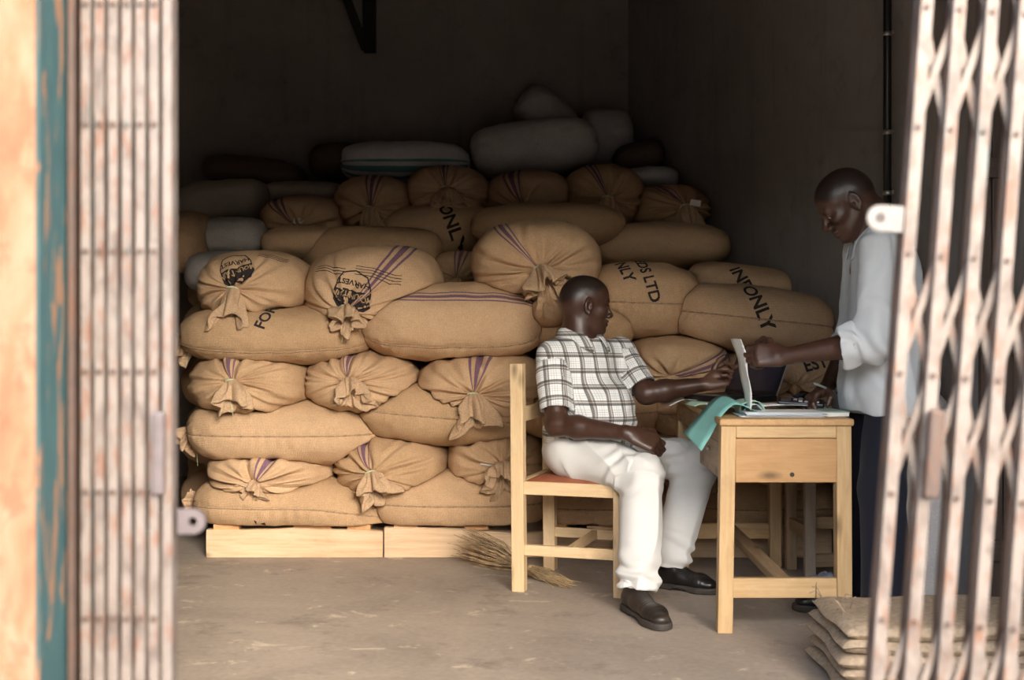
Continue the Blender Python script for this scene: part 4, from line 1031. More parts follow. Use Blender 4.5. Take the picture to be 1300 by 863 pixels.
# ------------------------------------------------------------------ pile of folded empty sacks by the gate
FOLD = simple('folded_hessian', (0.36, 0.28, 0.20), 0.95, var=0.25, scale=60, bumps=0.5, spec=0.1)
def folded(i, z0, z1, x0, x1, y0, y1, label):
    n, m = 48, 40; v = []; f = []
    for sd in (1, -1):
        for a in range(n):
            for b in range(m):
                s_, t_ = a / (n - 1) * 2 - 1, b / (m - 1) * 2 - 1
                ex = (1 - abs(s_) ** 14) * (1 - abs(t_) ** 14)
                p = V(x0 + (x1 - x0) * (s_ + 1) / 2, y0 + (y1 - y0) * (t_ + 1) / 2, 0)
                nz = 0.006 * vnoise(V(p[0] * 7, p[1] * 7, i * 3.3)[None], 9)[0]
                wx = 0.012 * vnoise(V(p[1] * 6, i * 5.1, 0)[None], 4)[0] * (1 - (s_ + 1) / 2); p[0] += wx
                p[1] += 0.014 * vnoise(V(p[0] * 9, i * 2.7, 3)[None], 6)[0]
                p[2] = (z0 + z1) / 2 + sd * (z1 - z0) / 2 * ex ** .5 + nz * (0.4 if sd < 0 else 1)
                v.append(p)
    o = n * m
    for a in range(n - 1):
        for b in range(m - 1):
            f.append((a*m + b, (a+1)*m + b, (a+1)*m + b + 1, a*m + b + 1)); f.append((o + a*m + b + 1, o + (a+1)*m + b + 1, o + (a+1)*m + b, o + a*m + b))
    c = V((x0 + x1) / 2, (y0 + y1) / 2, z0)
    tag(link('folded_sack', npmesh('folded_sack', np.array(v) - c, f), FOLD, None, tuple(c)), label, 'sack', 'folded empty sacks by the gate')
FL = ['folded empty sack at the very bottom of the flat pile by the gate', 'folded empty sack second from the floor in the flat pile by the gate', 'folded empty sack in the middle of the flat pile by the gate',
      'folded empty sack just under the topmost of the flat pile by the gate', 'folded empty sack on top of the flat pile by the gate, frayed at its edge']
for i in range(5):
    folded(i, 0.003 + .040 * i, 0.049 + .040 * i, 0.945 + [.0, .012, -.006, .004, .012][i], 1.68 + .01 * (i % 2), 3.60, 4.06 - .006 * i, FL[i])
g = []
rr = random.Random(8)
for i in range(9):
    b = V(0.96 + rr.uniform(0, .12), 3.75 + rr.uniform(0, .28), 0.20); e = b + V(rr.uniform(-.05, .04), rr.uniform(-.05, .02), rr.uniform(.01, .06))
    g.append(tube_geo([b, (b + e) / 2 + V(0, 0, .015), e], 0.0016, 4))
top_f = [o for o in COL.objects if o.name.startswith('folded_sack')][-1]
v_, f_ = merge_geo(*g); link('loose_threads', npmesh('loose_threads', np.array(v_) - V(*top_f.location), f_), FOLD, top_f)['kind'] = 'stuff'
# upright white sack at the right wall, seen through the gate, and a scrap on the floor
CL = simple('blue_grey_cloth', (0.42, 0.46, 0.54), 0.8, var=0.1)
gv, gf = [], []
for i in range(20):
    for j in range(14):
        a, b = i / 19, j / 13; p = P(1030 + 30 * a, 0, 5.10); e = min(a, 1 - a, b, 1 - b)
        gv.append((p.x, 5.04 + .12 * b, 0.004 + 0.035 * min(1, e * 5) + .012 * float(vnoise(V(a * 6, b * 4, 1)[None], 3)[0]) * min(1, e * 6) + .02 * a))
for i in range(19):
    for j in range(13): gf.append((i * 14 + j, (i + 1) * 14 + j, (i + 1) * 14 + j + 1, i * 14 + j + 1))
c = V(*P(1045, 0, 5.10)); c[2] = 0
tag(link('cloth_scrap', npmesh('cloth_scrap', np.array(gv) - c, gf), CL, None, tuple(c)), 'crumpled blue-grey cloth scrap on the floor beside the stool legs', 'cloth')
# ------------------------------------------------------------------ people: smooth bodies grown from tapered limbs
class Field:
    def __init__(s, lo, hi, h):
        s.lo = np.array(lo, float); s.h = h; s.n = np.ceil((np.array(hi) - s.lo) / h).astype(int) + 1
        s.F = np.full(tuple(s.n), 1.0, np.float32)
    def block(s, lo, hi):
        a = np.clip(np.floor((np.array(lo) - s.lo) / s.h).astype(int), 0, s.n); b = np.clip(np.ceil((np.array(hi) - s.lo) / s.h).astype(int) + 1, 0, s.n)
        if (b <= a).any(): return None, None
        ax = [(s.lo[i] + s.h * np.arange(a[i], b[i])).astype(np.float32) for i in range(3)]
        return tuple(slice(a[i], b[i]) for i in range(3)), (ax[0][:, None, None], ax[1][None, :, None], ax[2][None, None, :])
    def put(s, prim, k=0.02, op='add'):
        fn, lo, hi = prim; m = max(k, 0.01) + 0.02
        sl, g = s.block(np.array(lo) - m, np.array(hi) + m)
        if sl is None: return
        d = fn(*g).astype(np.float32); A = s.F[sl]
        if op == 'add':
            hh = np.clip(0.5 + 0.5 * (A - d) / k, 0, 1); s.F[sl] = A * (1 - hh) + d * hh - k * hh * (1 - hh)
        else:
            d = -d; hh = np.clip(0.5 - 0.5 * (A - d) / k, 0, 1); s.F[sl] = A * (1 - hh) + d * hh + k * hh * (1 - hh)
def rc(a, b, r1, r2, flat=None, cut=None):
    """tapered limb; flat = (direction, factor) squashes it along a direction; cut = [(point, normal)] trims it"""
    a = V(*a); b = V(*b); ba = b - a; L2 = float(ba @ ba) + 1e-12
    R = max(r1, r2) * (flat[1] if flat and flat[1] > 1 else 1)
    def fn(x, y, z):
        px, py, pz = x - a[0], y - a[1], z - a[2]
        t = np.clip((px * ba[0] + py * ba[1] + pz * ba[2]) / L2, 0, 1)
        qx, qy, qz = px - t * ba[0], py - t * ba[1], pz - t * ba[2]
        if flat:
            n = unit(V(*flat[0])); dn = qx * n[0] + qy * n[1] + qz * n[2]; s = 1 / flat[1] - 1
            qx, qy, qz = qx + n[0] * dn * s, qy + n[1] * dn * s, qz + n[2] * dn * s
        d = np.sqrt(qx * qx + qy * qy + qz * qz) - (r1 + (r2 - r1) * t)
        if flat and flat[1] < 1: d = d * (0.5 + 0.5 * flat[1])
        if cut:
            for c, n in cut:
                n = unit(V(*n)); d = np.maximum(d, (x - c[0]) * n[0] + (y - c[1]) * n[1] + (z - c[2]) * n[2])
        return d
    return fn, np.minimum(a, b) - R, np.maximum(a, b) + R
def el(c, r, ax=None, cut=None):
    """ellipsoid; ax = three row axes"""
    c = V(*c); r = V(*r); A = np.eye(3) if ax is None else np.array(ax, float); R = r.max()
    def fn(x, y, z):
        px, py, pz = x - c[0], y - c[1], z - c[2]
        q = [px * A[i][0] + py * A[i][1] + pz * A[i][2] for i in range(3)]
        k0 = np.sqrt(sum((q[i] / r[i]) ** 2 for i in range(3))); k1 = np.sqrt(sum((q[i] / r[i] ** 2) ** 2 for i in range(3))) + 1e-9
        d = k0 * (k0 - 1) / k1
        if cut:
            for cc, n in cut:
                n = unit(V(*n)); d = np.maximum(d, (x - cc[0]) * n[0] + (y - cc[1]) * n[1] + (z - cc[2]) * n[2])
        return d
    return fn, c - R, c + R
def nets(fl):
    F, h = fl.F, fl.h; ins = F < 0
    cnt = np.zeros(tuple(np.array(F.shape) - 1), np.int8)
    for dx in (0, 1):
        for dy in (0, 1):
            for dz in (0, 1): cnt += ins[dx:F.shape[0] - 1 + dx, dy:F.shape[1] - 1 + dy, dz:F.shape[2] - 1 + dz]
    act = (cnt > 0) & (cnt < 8); ijk = np.argwhere(act); idx = np.full(act.shape, -1, np.int32); idx[act] = np.arange(len(ijk))
    cor = np.array([(dx, dy, dz) for dx in (0, 1) for dy in (0, 1) for dz in (0, 1)])
    val = np.stack([F[ijk[:, 0] + c[0], ijk[:, 1] + c[1], ijk[:, 2] + c[2]] for c in cor], 1)
    acc = np.zeros((len(ijk), 3)); num = np.zeros(len(ijk))
    for a in range(8):
        for b in range(a + 1, 8):
            if np.abs(cor[a] - cor[b]).sum() != 1: continue
            m = (val[:, a] < 0) != (val[:, b] < 0); t = val[m, a] / (val[m, a] - val[m, b])
            acc[m] += cor[a] + (cor[b] - cor[a]) * t[:, None]; num[m] += 1
    v = fl.lo + h * (ijk + acc / num[:, None])
    faces = []
    for ax in range(3):
        o1, o2 = [(1, 2), (2, 0), (0, 1)][ax]
        s0 = [slice(None)] * 3; s1 = [slice(None)] * 3; s0[ax] = slice(0, -1); s1[ax] = slice(1, None)
        cr = ins[tuple(s0)] != ins[tuple(s1)]; e = np.argwhere(cr)
        e = e[(e[:, o1] > 0) & (e[:, o2] > 0) & (e[:, o1] < F.shape[o1] - 1) & (e[:, o2] < F.shape[o2] - 1)]
        sg = ins[tuple(s0)][e[:, 0], e[:, 1], e[:, 2]]
        def cell(d1, d2):
            q = e.copy(); q[:, o1] += d1; q[:, o2] += d2; return idx[q[:, 0], q[:, 1], q[:, 2]]
        q = np.stack([cell(-1, -1), cell(0, -1), cell(0, 0), cell(-1, 0)], 1)
        q[~sg] = q[~sg][:, ::-1]; faces.append(q)
    f = np.concatenate(faces); f = f[(f >= 0).all(1)]
    return v, f
def vnormals(v, f):
    n = np.cross(v[f[:, 2]] - v[f[:, 0]], v[f[:, 3]] - v[f[:, 1]]); out = np.zeros_like(v)
    for i in range(4):
        for c in range(3): out[:, c] += np.bincount(f[:, i], n[:, c], len(v))
    return out / np.maximum(np.linalg.norm(out, axis=1, keepdims=True), 1e-12)
def relax(v, f, it=2, w=0.5):
    for _ in range(it):
        s = np.zeros_like(v); c = np.zeros(len(v))
        for a, b in ((0, 1), (1, 2), (2, 3), (3, 0)):
            for k in range(3):
                s[:, k] += np.bincount(f[:, a], v[f[:, b], k], len(v)) + np.bincount(f[:, b], v[f[:, a], k], len(v))
            c += np.bincount(f[:, a], minlength=len(v)) + np.bincount(f[:, b], minlength=len(v))
        v = v * (1 - w) + w * s / np.maximum(c, 1)[:, None]
    return v
def fa(me, name, vals):
    a = me.attributes.new(name, 'FLOAT', 'POINT'); a.data.foreach_set('value', np.asarray(vals, np.float32))

def hand(fl, wrist, fx, dors, left, curl, spread=0.0, thumb=(0.5, 0.3, 0.35), sc=1.0, k=0.006):
    """palm, four jointed fingers, thumb. curl: per finger (knuckle, middle, end) bends in degrees"""
    x = unit(fx); z = V(*dors); z = unit(z - x * (z @ x)); y = np.cross(z, x) * (-1 if left else 1)      # y: thumb side
    w = V(*wrist); T = lambda a, b, c: w + sc * (a * x + b * y + c * z)
    fl.put(rc(T(-.02, 0, 0), T(.015, 0, 0), .026 * sc, .027 * sc, (z, .78)), .012)
    for b, r in ((.026, .017), (.009, .018), (-.009, .0175), (-.026, .0155)):
        fl.put(rc(T(.010, b * .75, 0), T(.082 - abs(b - .006) * .25, b * 1.04, .002), .018 * sc, r * .92 * sc, (z, .80)), .012)
    fl.put(el(T(.035, .022, -.010), (.032 * sc, .018 * sc, .016 * sc), (x, y, z)), .012)      # ball of the thumb
    lens = ((.043, .027, .022), (.048, .031, .024), (.044, .029, .023), (.034, .022, .020))
    for i, b in enumerate((.028, .0095, -.0095, -.0275)):
        p = T(.086 - abs(b - .006) * .28, b, .002); ang = 0.0; sp = math.radians(spread) * (1.5 - i) / 1.5
        r = (.0098, .0102, .0096, .0084)[i] * sc
        for j in range(3):
            ang += math.radians(curl[i][j]); d = x * math.cos(ang) * math.cos(sp) + y * math.sin(sp) * math.cos(ang) - z * math.sin(ang)
            q = p + d * lens[i][j] * sc; fl.put(rc(p, q, r, r * .90), k if j else .009); p = q; r *= .92
    p = T(.022, .026, -.004); dirs = [(0.62, .72, -.25), (.80, .55, -.28 - thumb[0] * .4), (.92, .25 - thumb[1], -.25 - thumb[2])]
    r = .0125 * sc
    for d, L in zip(dirs, (.040, .034, .027)):
        d = unit(d[0] * x + d[1] * y + d[2] * z); q = p + d * L * sc; fl.put(rc(p, q, r, r * .88), .009); p = q; r *= .88

def head(fl, c, f, u, neck_to, sc=1.0, neck_r=(.056, .064)):
    """skull, jaw, brow, nose, lips, ears, neck; f forward, u up"""
    f = unit(f); u = V(*u); u = unit(u - f * (u @ f)); l = np.cross(u, f); A = (f, l, u); c = V(*c)
    T = lambda a, b, d: c + sc * (a * f + b * l + d * u); S = lambda *r: tuple(sc * q for q in r)
    fl.put(el(T(-.014, 0, .036), S(.098, .075, .086), A), .02)
    fl.put(el(T(-.050, 0, .005), S(.062, .064, .062), A), .03)
    fl.put(el(T(.028, 0, .040), S(.062, .064, .062), A), .03)            # forehead
    fl.put(el(T(.034, 0, -.035), S(.055, .058, .075), A), .025)
    fl.put(el(T(.046, 0, -.078), S(.043, .045, .034), A), .025)
    fl.put(rc(T(-.005, .050, -.050), T(.065, .020, -.098), .017 * sc, .016 * sc), .025)
    fl.put(rc(T(-.005, -.050, -.050), T(.065, -.020, -.098), .017 * sc, .016 * sc), .025)
    fl.put(el(T(.079, 0, -.100), S(.017, .022, .016), A), .018)            # chin
    fl.put(rc(T(.079, .034, .022), T(.085, .010, .024), .012 * sc, .012 * sc), .015)
    fl.put(rc(T(.079, -.034, .022), T(.085, -.010, .024), .012 * sc, .012 * sc), .015)
    fl.put(el(T(.058, .046, -.020), S(.026, .018, .020), A), .02); fl.put(el(T(.058, -.046, -.020), S(.026, .018, .020), A), .02)
    for s_ in (1, -1): fl.put(el(T(.094, .031 * s_, .002), S(.012, .015, .010), A), .012, 'sub')
    fl.put(rc(T(.088, 0, .010), T(.110, 0, -.030), .0085 * sc, .0125 * sc), .010)
    fl.put(el(T(.112, 0, -.034), S(.0125, .015, .011), A), .008)
    for s_ in (1, -1):
        fl.put(el(T(.101, .015 * s_, -.038), S(.012, .0095, .009), A), .007)
        fl.put(el(T(.084, .031 * s_, .004), S(.010, .016, .006), A), .006)     # upper lid
    fl.put(el(T(.094, 0, -.060), S(.014, .027, .0075), A), .007)
    fl.put(el(T(.092, 0, -.075), S(.013, .024, .0080), A), .007)
    fl.put(rc(T(.106, .020, -.0675), T(.106, -.020, -.0675), .0035 * sc, .0035 * sc), .004, 'sub')
    for s_ in (1, -1):
        e1 = unit(f * .95 - u * -.2); e3 = unit(np.cross(e1, l)); 
        if e3 @ u < 0: e3 = -e3
        ax = (unit(f - l * s_ * .45), unit(l + f * s_ * .45), e3)
        fl.put(el(T(-.012, .073 * s_, -.008), S(.019, .010, .032), A), .008)
        fl.put(el(T(-.018, .079 * s_, -.004), S(.019, .007, .033), ax), .005)
        fl.put(el(T(-.013, .087 * s_, -.002), S(.0105, .007, .019), ax), .005, 'sub')
        fl.put(el(T(-.004, .082 * s_, -.012), S(.005, .006, .008), A), .004)
        fl.put(el(T(-.012, .083 * s_, -.034), S(.009, .006, .010), A), .005)
    fl.put(rc(T(-.036, 0, -.040), neck_to, neck_r[0] * sc, neck_r[1] * sc), .016)
    return T

def skin_material():
    m, nt, b = mat_new('dark_brown_skin')
    n = noise(nt, coords(nt), 24, 5, 0.6); n2 = noise(nt, coords(nt), 300, 2)
    c = ramp(nt, n, [(0.3, (0.044, 0.020, 0.013)), (0.7, (0.070, 0.032, 0.020))])
    at = N(nt, 'ShaderNodeAttribute', attribute_name='hair'); c = mix(nt, math_n(nt, 'MULTIPLY', at.outputs['Fac'], math_n(nt, 'ADD', .55, math_n(nt, 'MULTIPLY', n2, .5)), True), c, (0.012, 0.009, 0.008))
    ap = N(nt, 'ShaderNodeAttribute', attribute_name='palm'); c = mix(nt, math_n(nt, 'MULTIPLY', ap.outputs['Fac'], 0.8), c, (0.23, 0.115, 0.075))
    setc(nt, b, c); b.inputs['Roughness'].default_value = 0.40; b.inputs['Specular IOR Level'].default_value = 0.5
    b.inputs['Subsurface Weight'].default_value = 0.0
    bump(nt, b, n2, 0.12, 0.002)
    return m
SKIN = skin_material()
EYE = simple('eye_white', (0.55, 0.50, 0.44), 0.2, var=0.02); IRIS = simple('dark_iris', (0.015, 0.01, 0.008), 0.15)
def cloth_mat(name, col, var=0.07, rough=0.85):
    m, nt, b = mat_new(name); v = coords(nt); n = noise(nt, v, 5, 4); w = noise(nt, v, 260, 2)
    c = ramp(nt, n, [(0.3, tuple(q * (1 - var) for q in col)), (0.7, col)]); setc(nt, b, c)
    b.inputs['Roughness'].default_value = rough; b.inputs['Specular IOR Level'].default_value = 0.2
    if 'Sheen Weight' in b.inputs: b.inputs['Sheen Weight'].default_value = 0.1
    bump(nt, b, w, 0.15, 0.002); return m
def plaid():
    m, nt, b = mat_new('black_white_plaid')
    uv = N(nt, 'ShaderNodeUVMap'); sp = N(nt, 'ShaderNodeSeparateXYZ'); nt.links.new(uv.outputs[0], sp.inputs[0])
    c = (0.75, 0.76, 0.75)
    def lines_(sock, period, centre, width):
        fr = math_n(nt, 'FRACT', math_n(nt, 'DIVIDE', sock, period)); return math_n(nt, 'LESS_THAN', math_n(nt, 'ABSOLUTE', math_n(nt, 'SUBTRACT', fr, centre)), width)
    P_ = 0.064
    col = None
    for ax in (0, 1):
        s = sp.outputs[ax]
        for ctr, wd, cc, al in ((0.10, 0.075, (0.040, 0.038, 0.036), .80), (0.30, 0.045, (0.07, 0.066, 0.06), .72), (0.205, 0.03, (0.34, 0.24, 0.18), .65), (0.62, 0.016, (0.30, 0.30, 0.29), .55), (0.76, 0.016, (0.30, 0.30, 0.29), .5), (0.48, 0.016, (0.30, 0.30, 0.29), .4)):
            f_ = math_n(nt, 'MULTIPLY', lines_(s, P_, ctr, wd), al)
            c = mix(nt, f_, c, cc)
    setc(nt, b, c); b.inputs['Roughness'].default_value = 0.85; b.inputs['Specular IOR Level'].default_value = 0.2
    bump(nt, b, noise(nt, coords(nt), 220, 2), 0.15, 0.002); return m
PLAID = plaid()
TROUS = cloth_mat('off_white_cotton', (0.69, 0.685, 0.66))
SHIRTB = cloth_mat('pale_blue_grey_cotton', (0.60, 0.635, 0.66))
NAVY = cloth_mat('navy_cloth', (0.012, 0.014, 0.024))
SHOE = simple('black_leather', (0.014, 0.012, 0.011), 0.32, var=0.4, scale=18, bumps=0.15)
SHOED = simple('dusty_black_leather', (0.028, 0.021, 0.017), 0.42, var=0.45, scale=14, bumps=0.2)
SOLE = simple('dark_sole', (0.045, 0.037, 0.031), 0.7, var=0.3)
LACE = simple('black_lace', (0.010, 0.010, 0.010), 0.6)

def folds(v, n, amp, freq, along, seed, sharp=1.0):
    """soft cloth folds: noise stretched along a direction"""
    a = unit(along); q = v - np.outer(v @ a, a) * 0.78
    s = vnoise(q * freq + seed * 3.7, seed); s2 = vnoise(q * freq * 2.1 + seed, seed + 1)
    r = (1 - np.abs(s)) ** 2 - 0.5
    return v + n * (amp * (r * sharp + 0.4 * s2))[:, None]
def finish(name, fl, root, mat, smooth_it=1, fold=None, uvf=None, attrs=None):
    v, f = nets(fl); v = relax(v, f, smooth_it)
    if fold is not None: v = fold(v, vnormals(v, f))
    uv = None
    if uvf is not None: uvv = uvf(v); uv = uvv[f.ravel()]
    loc = V(*root_world(root))
    me = npmesh(name, v - loc, f, True, uv)
    if attrs:
        for k, fn in attrs.items(): fa(me, k, fn(v))
    return link(name, me, mat, root)
def shoe(root, heel, toe, ankle, sm, label, seed=0):
    heel = V(*heel); toe = V(*toe); d = toe - heel; d[2] = 0; L = np.linalg.norm(d); x = d / L; y = V(-x[1], x[0], 0); z = V(0, 0, 1)
    T = lambda a, b, c: V(heel[0], heel[1], 0) + a * L * x + b * y + c * z
    lo = np.minimum(heel, toe) - .09; hi = np.maximum(heel, toe) + .09; lo[2] = -.01; hi[2] = 0.20
    fl = Field(lo, hi, 0.0035)
    fl.put(rc(T(.10, 0, .050), T(.42, 0, .050), .034, .036), .02)
    fl.put(rc(T(.42, 0, .048), T(.72, 0.004, .040), .038, .044, (z, .80)), .03)
    fl.put(rc(T(.72, 0.004, .040), T(.87, 0.002, .034), .044, .036, (z, .66)), .02)
    an = V(*ankle); fl.put(rc(T(.17, 0, .060), (an[0], an[1], .125), .035, .037), .03)
    fl.put(rc(T(.36, 0, .070), T(.22, 0, .105), .028, .034), .03)
    sl, g = fl.block(fl.lo, fl.lo + fl.h * (fl.n - 1)); fl.F = np.maximum(fl.F, (0.022 - g[2]).astype(np.float32)); fl.F = np.maximum(fl.F, (g[2] - 0.118).astype(np.float32))
    def crease(v, n):
        a = ((v - heel) @ x) / L
        dd = -0.0022 * np.exp(-((a - .66) / .012) ** 2) - .0018 * np.exp(-((a - .61) / .012) ** 2) - .0012 * np.exp(-((a - .80) / .008) ** 2)
        return v + n * dd[:, None]
    o = finish('shoe', fl, root, sm, 1, crease); o['label'] = label
    fs = Field(lo, hi, 0.0035)
    fs.put(rc(T(.10, 0, .014), T(.42, 0, .014), .040, .037), .02); fs.put(rc(T(.42, 0, .014), T(.74, 0.004, .014), .037, .051), .03); fs.put(rc(T(.74, .004, .014), T(.88, .002, .014), .050, .043), .02)
    sl, g = fs.block(fs.lo, fs.lo + fs.h * (fs.n - 1)); zz = g[2] + 0 * fs.F; t = ((g[0] - heel[0]) * x[0] + (g[1] - heel[1]) * x[1] + 0 * g[2]) / L
    bot = np.where(t < .30, 0.0015, 0.0015 + 0.010 * np.clip((t - .30) / .03, 0, 1) * (1 - np.clip((t - .52) / .14, 0, 1)))
    fs.F = np.maximum(fs.F, (zz - 0.026).astype(np.float32)); fs.F = np.maximum(fs.F, (bot - zz).astype(np.float32))
    so = finish('sole', fs, o, SOLE, 0); 
    g = []
    for i in range(4):
        a = .40 + .055 * i; h_ = .098 - .012 * i
        for sg in (1, -1): g.append(tube_geo([T(a, -.020 * sg, h_ - .010), T(a + .022, 0, h_ - .001), T(a + .045, .020 * sg, h_ - .016)], 0.0022, 5))
    wpart('laces', *merge_geo(*g), LACE, o)
    return o
def collar(root, base, up, fwd, mat, r_in=.066, r_out=.098, stand=.045, drop=.035, open_=0.38, point=.045, uvs=True):
    """shirt collar: a stand around the neck that folds over and runs into two points"""
    up = unit(up); fwd = V(*fwd); fwd = unit(fwd - up * (fwd @ up)); lat = np.cross(up, fwd); base = V(*base)
    n, m = 60, 12; v = []; f = []
    for sd in (0, 1):
        for i in range(n):
            a = open_ + (2 * math.pi - 2 * open_) * i / (n - 1); e = max(0, 1 - min(i, n - 1 - i) / 9.0)
            for j in range(m):
                t = j / (m - 1)
                if t < .4: q = t / .4; r = r_in + .006 * q; h = -.012 + (stand + .012) * q
                else: q = (t - .4) / .6; r = r_in + .006 + (r_out - r_in) * q ** .7; h = stand + .008 * math.sin(q * math.pi) - (stand - .012 + drop * .5) * q ** 1.3
                r += (-.002 if sd else .002); fw = e * point * max(0, (t - .4) / .6); dz = -e * point * .8 * max(0, (t - .4) / .6)
                front = max(0.0, math.cos(a)); 
                p = base + (r * math.cos(a) * .95 + fw) * fwd + r * math.sin(a) * lat * 1.02 + (h + dz - .030 * front) * up
                v.append(p)
    o = n * m
    for i in range(n - 1):
        for j in range(m - 1):
            f.append((i*m + j, (i+1)*m + j, (i+1)*m + j + 1, i*m + j + 1)); f.append((o + i*m + j + 1, o + (i+1)*m + j + 1, o + (i+1)*m + j, o + i*m + j))
    for i in range(n - 1): f.append((i*m + m - 1, (i+1)*m + m - 1, o + (i+1)*m + m - 1, o + i*m + m - 1))
    for i in (0, n - 1): f += [(i*m + j, i*m + j + 1, o + i*m + j + 1, o + i*m + j) for j in range(m - 1)]
    v = np.array(v); uv = None
    if uvs: uv = np.array([[(v[k] - base) @ lat, (v[k] - base) @ up] for q in f for k in q]) + 3.01
    return wpart('collar', v, f, mat, root, True, uv)

# ---- the seated man
FP = cF; LP = cL                                   # pelvis follows the chair
pel = V(0.275, 5.185, 0.545); nb_ = V(0.278, 5.205, 1.003)
LC = unit(V(0.80, 0.60, 0)); FC = V(LC[1], -LC[0], 0); UP = unit(nb_ - pel)
shN, shF = V(0.162, 5.100, 0.928), V(0.458, 5.312, 0.938)
elN, wrN = V(0.178, 4.985, 0.665), V(0.448, 4.850, 0.642)
elF, wrF = V(0.555, 5.190, 0.775), V(0.795, 5.20, 0.812)
hipN, hipF = V(0.245, 5.075, 0.535), V(0.335, 5.285, 0.535)
knN, knF = V(0.500, 4.845, 0.485), V(0.745, 5.105, 0.500)
anN, anF = V(0.462, 4.645, 0.10), V(0.625, 5.055, 0.10)
hdc = V(0.305, 5.205, 1.140); hf_ = V(0.955, 0.28, -0.10)
man = thing('person', (0.30, 5.17, 0), 'seated man in a plaid shirt and pale trousers reaching one hand towards the laptop', 'person')
B = Field((0.0, 4.55, 0.02), (1.0, 5.52, 1.30), 0.004)
HT = head(B, hdc, hf_, V(0.10, 0.02, 1), nb_ + V(-.005, 0, -.005), 0.99)
B.put(el(pel + UP * .0, (.115, .150, .11), (FP, LP, UP)), .03); B.put(rc(pel + UP * .05, nb_ - UP * .12, .11, .115), .04)
B.put(rc(shN, shF, .052, .052), .05); B.put(rc(nb_ - UP * .1, nb_ + UP * .02, .08, .055), .05)
for a, b, c in ((shN, elN, wrN), (shF, elF, wrF)):
    B.put(rc(a, b, .054, .043), .03); d = c - b; B.put(rc(b, b + d * .30, .041, .045), .02); B.put(rc(b + d * .30, c, .045, .027), .02); B.put(rc(b - d * .02, b + d * .02, .040, .040), .02)
for a, b, c in ((hipN, knN, anN), (hipF, knF, anF)): B.put(rc(a, b, .070, .050), .03); B.put(rc(b, c, .048, .034), .02)
hand(B, wrN + V(.012, -.004, -.002), (.88, .00, -.36), (.30, -.74, .58), False, ((30, 50, 30), (36, 56, 32), (42, 60, 34), (48, 62, 34)), 6, sc=1.12, thumb=(.5, .5, .3))
hand(B, wrF + V(.012, 0, .004), (.90, -.12, .30), (.10, .70, -.66), True, ((4, 16, 12), (48, 58, 30), (58, 62, 34), (62, 60, 34)), 6, sc=1.02, thumb=(.3, .1, .1))
hdir = unit(hf_)
def hair_s(v):
    q = v - hdc; up_ = q[:, 2]; fw = q @ hdir
    return smooth_step(0.030, 0.055, up_ - 0.35 * fw - .006) * (up_ > -.1)
def palm_f(v):
    d = np.linalg.norm(v - (wrF + V(.07, -.015, .03)), axis=1); return (1 - smooth_step(.07, .10, d)) * .55
finish('body', B, man, SKIN, 1, attrs={'hair': hair_s, 'palm': palm_f})
for s_ in (1, -1):
    c = HT(.076, .031 * s_, .000); r0 = .0115
    wpart('eye', *tube_geo([c - hdir * r0, c - hdir * r0 * .5, c + hdir * r0 * .3, c + hdir * r0 * .8, c + hdir * r0], [.001, r0 * .87, r0 * .95, r0 * .6, .002], 14), EYE, man)
# shirt
S = Field((-0.02, 4.90, 0.44), (0.72, 5.50, 1.10), 0.005)
ax_p = (FP, LP, V(0, 0, 1)); mid_l = unit(LP + LC); mid_f = V(mid_l[1], -mid_l[0], 0)
S.put(el(pel + V(.0, 0, .050) + FP * .035, (.185, .185, .135), ax_p), .04)
S.put(el(pel + UP * .15 + mid_f * .03 + FP * .05, (.160, .175, .16), (mid_f, mid_l, UP)), .05)
S.put(el(pel + UP * .30 + FC * .008, (.128, .182, .15), (FC, LC, UP)), .05)
S.put(rc(shN, shF, .060, .060), .05)
S.put(rc(nb_ - UP * .10, nb_ - UP * .005, .098, .070), .07)
for a, b, t, r1, r2 in ((shN, elN, .80, .066, .068), (shF, elF, .86, .062, .060)):
    d = unit(b - a); e = a + (b - a) * t
    S.put(rc(a, e + d * .08, r1, r2, cut=[(e, d)]), .025)
    S.put(rc(e - d * .05, e + d * .06, .050, .054), .004, 'sub')
sl, g = S.block(S.lo, S.lo + S.h * (S.n - 1)); S.F = np.maximum(S.F, (0.505 - g[2] - 0.10 * ((g[0] - pel[0]) * FP[0] + (g[1] - pel[1]) * FP[1])).astype(np.float32))
S.put(rc(nb_ - UP * .03 + FC * .03, nb_ + UP * .08 + FC * .02, .052, .060), .008, 'sub')
def shirt_fold(v, n):
    v = folds(v, n, .010, 8, UP + LC * .8, 3); tor = np.abs((v - pel) @ LC) < .3
    v = v + n * (.006 * np.sin(((v - pel) @ UP) * 58 + 5 * vnoise(v * 7, 2)) * np.exp(-(((v - pel) @ UP - .10) / .09) ** 2))[:, None]
    return v + n * (.0018 * vnoise(v * 26, 8))[:, None]
def arm_d(v, a, b):
    ba = b - a; t = np.clip((v - a) @ ba / (ba @ ba), 0, 1); return np.linalg.norm(v - a - t[:, None] * ba, axis=1), t
def shirt_uv(v):
    u = np.stack([(v - pel) @ LC + .10 * ((v - pel) @ FC), (v - pel) @ UP], 1)
    for a, b, ln in ((shN, elN, LC), (shF, elF, LC)):
        d, t = arm_d(v, a + (b - a) * .12, b); out = (v - a) @ (LC * (1 if a is shF else -1)) > -.045
        m = (d < .074) & (t > 0.0) & (out | (t > .45)); ax = unit(b - a); si = unit(np.cross(ax, V(.5, -.8, .2))); fr = np.cross(ax, si)
        q = v - a; ang = np.arctan2(q @ si, q @ fr) * .062
        u[m] = np.stack([ang, q @ ax], 1)[m]
    return u + 5.0
sh = finish('shirt', S, man, PLAID, 1, shirt_fold, shirt_uv); sh['label'] = 'black and white plaid short-sleeved shirt'
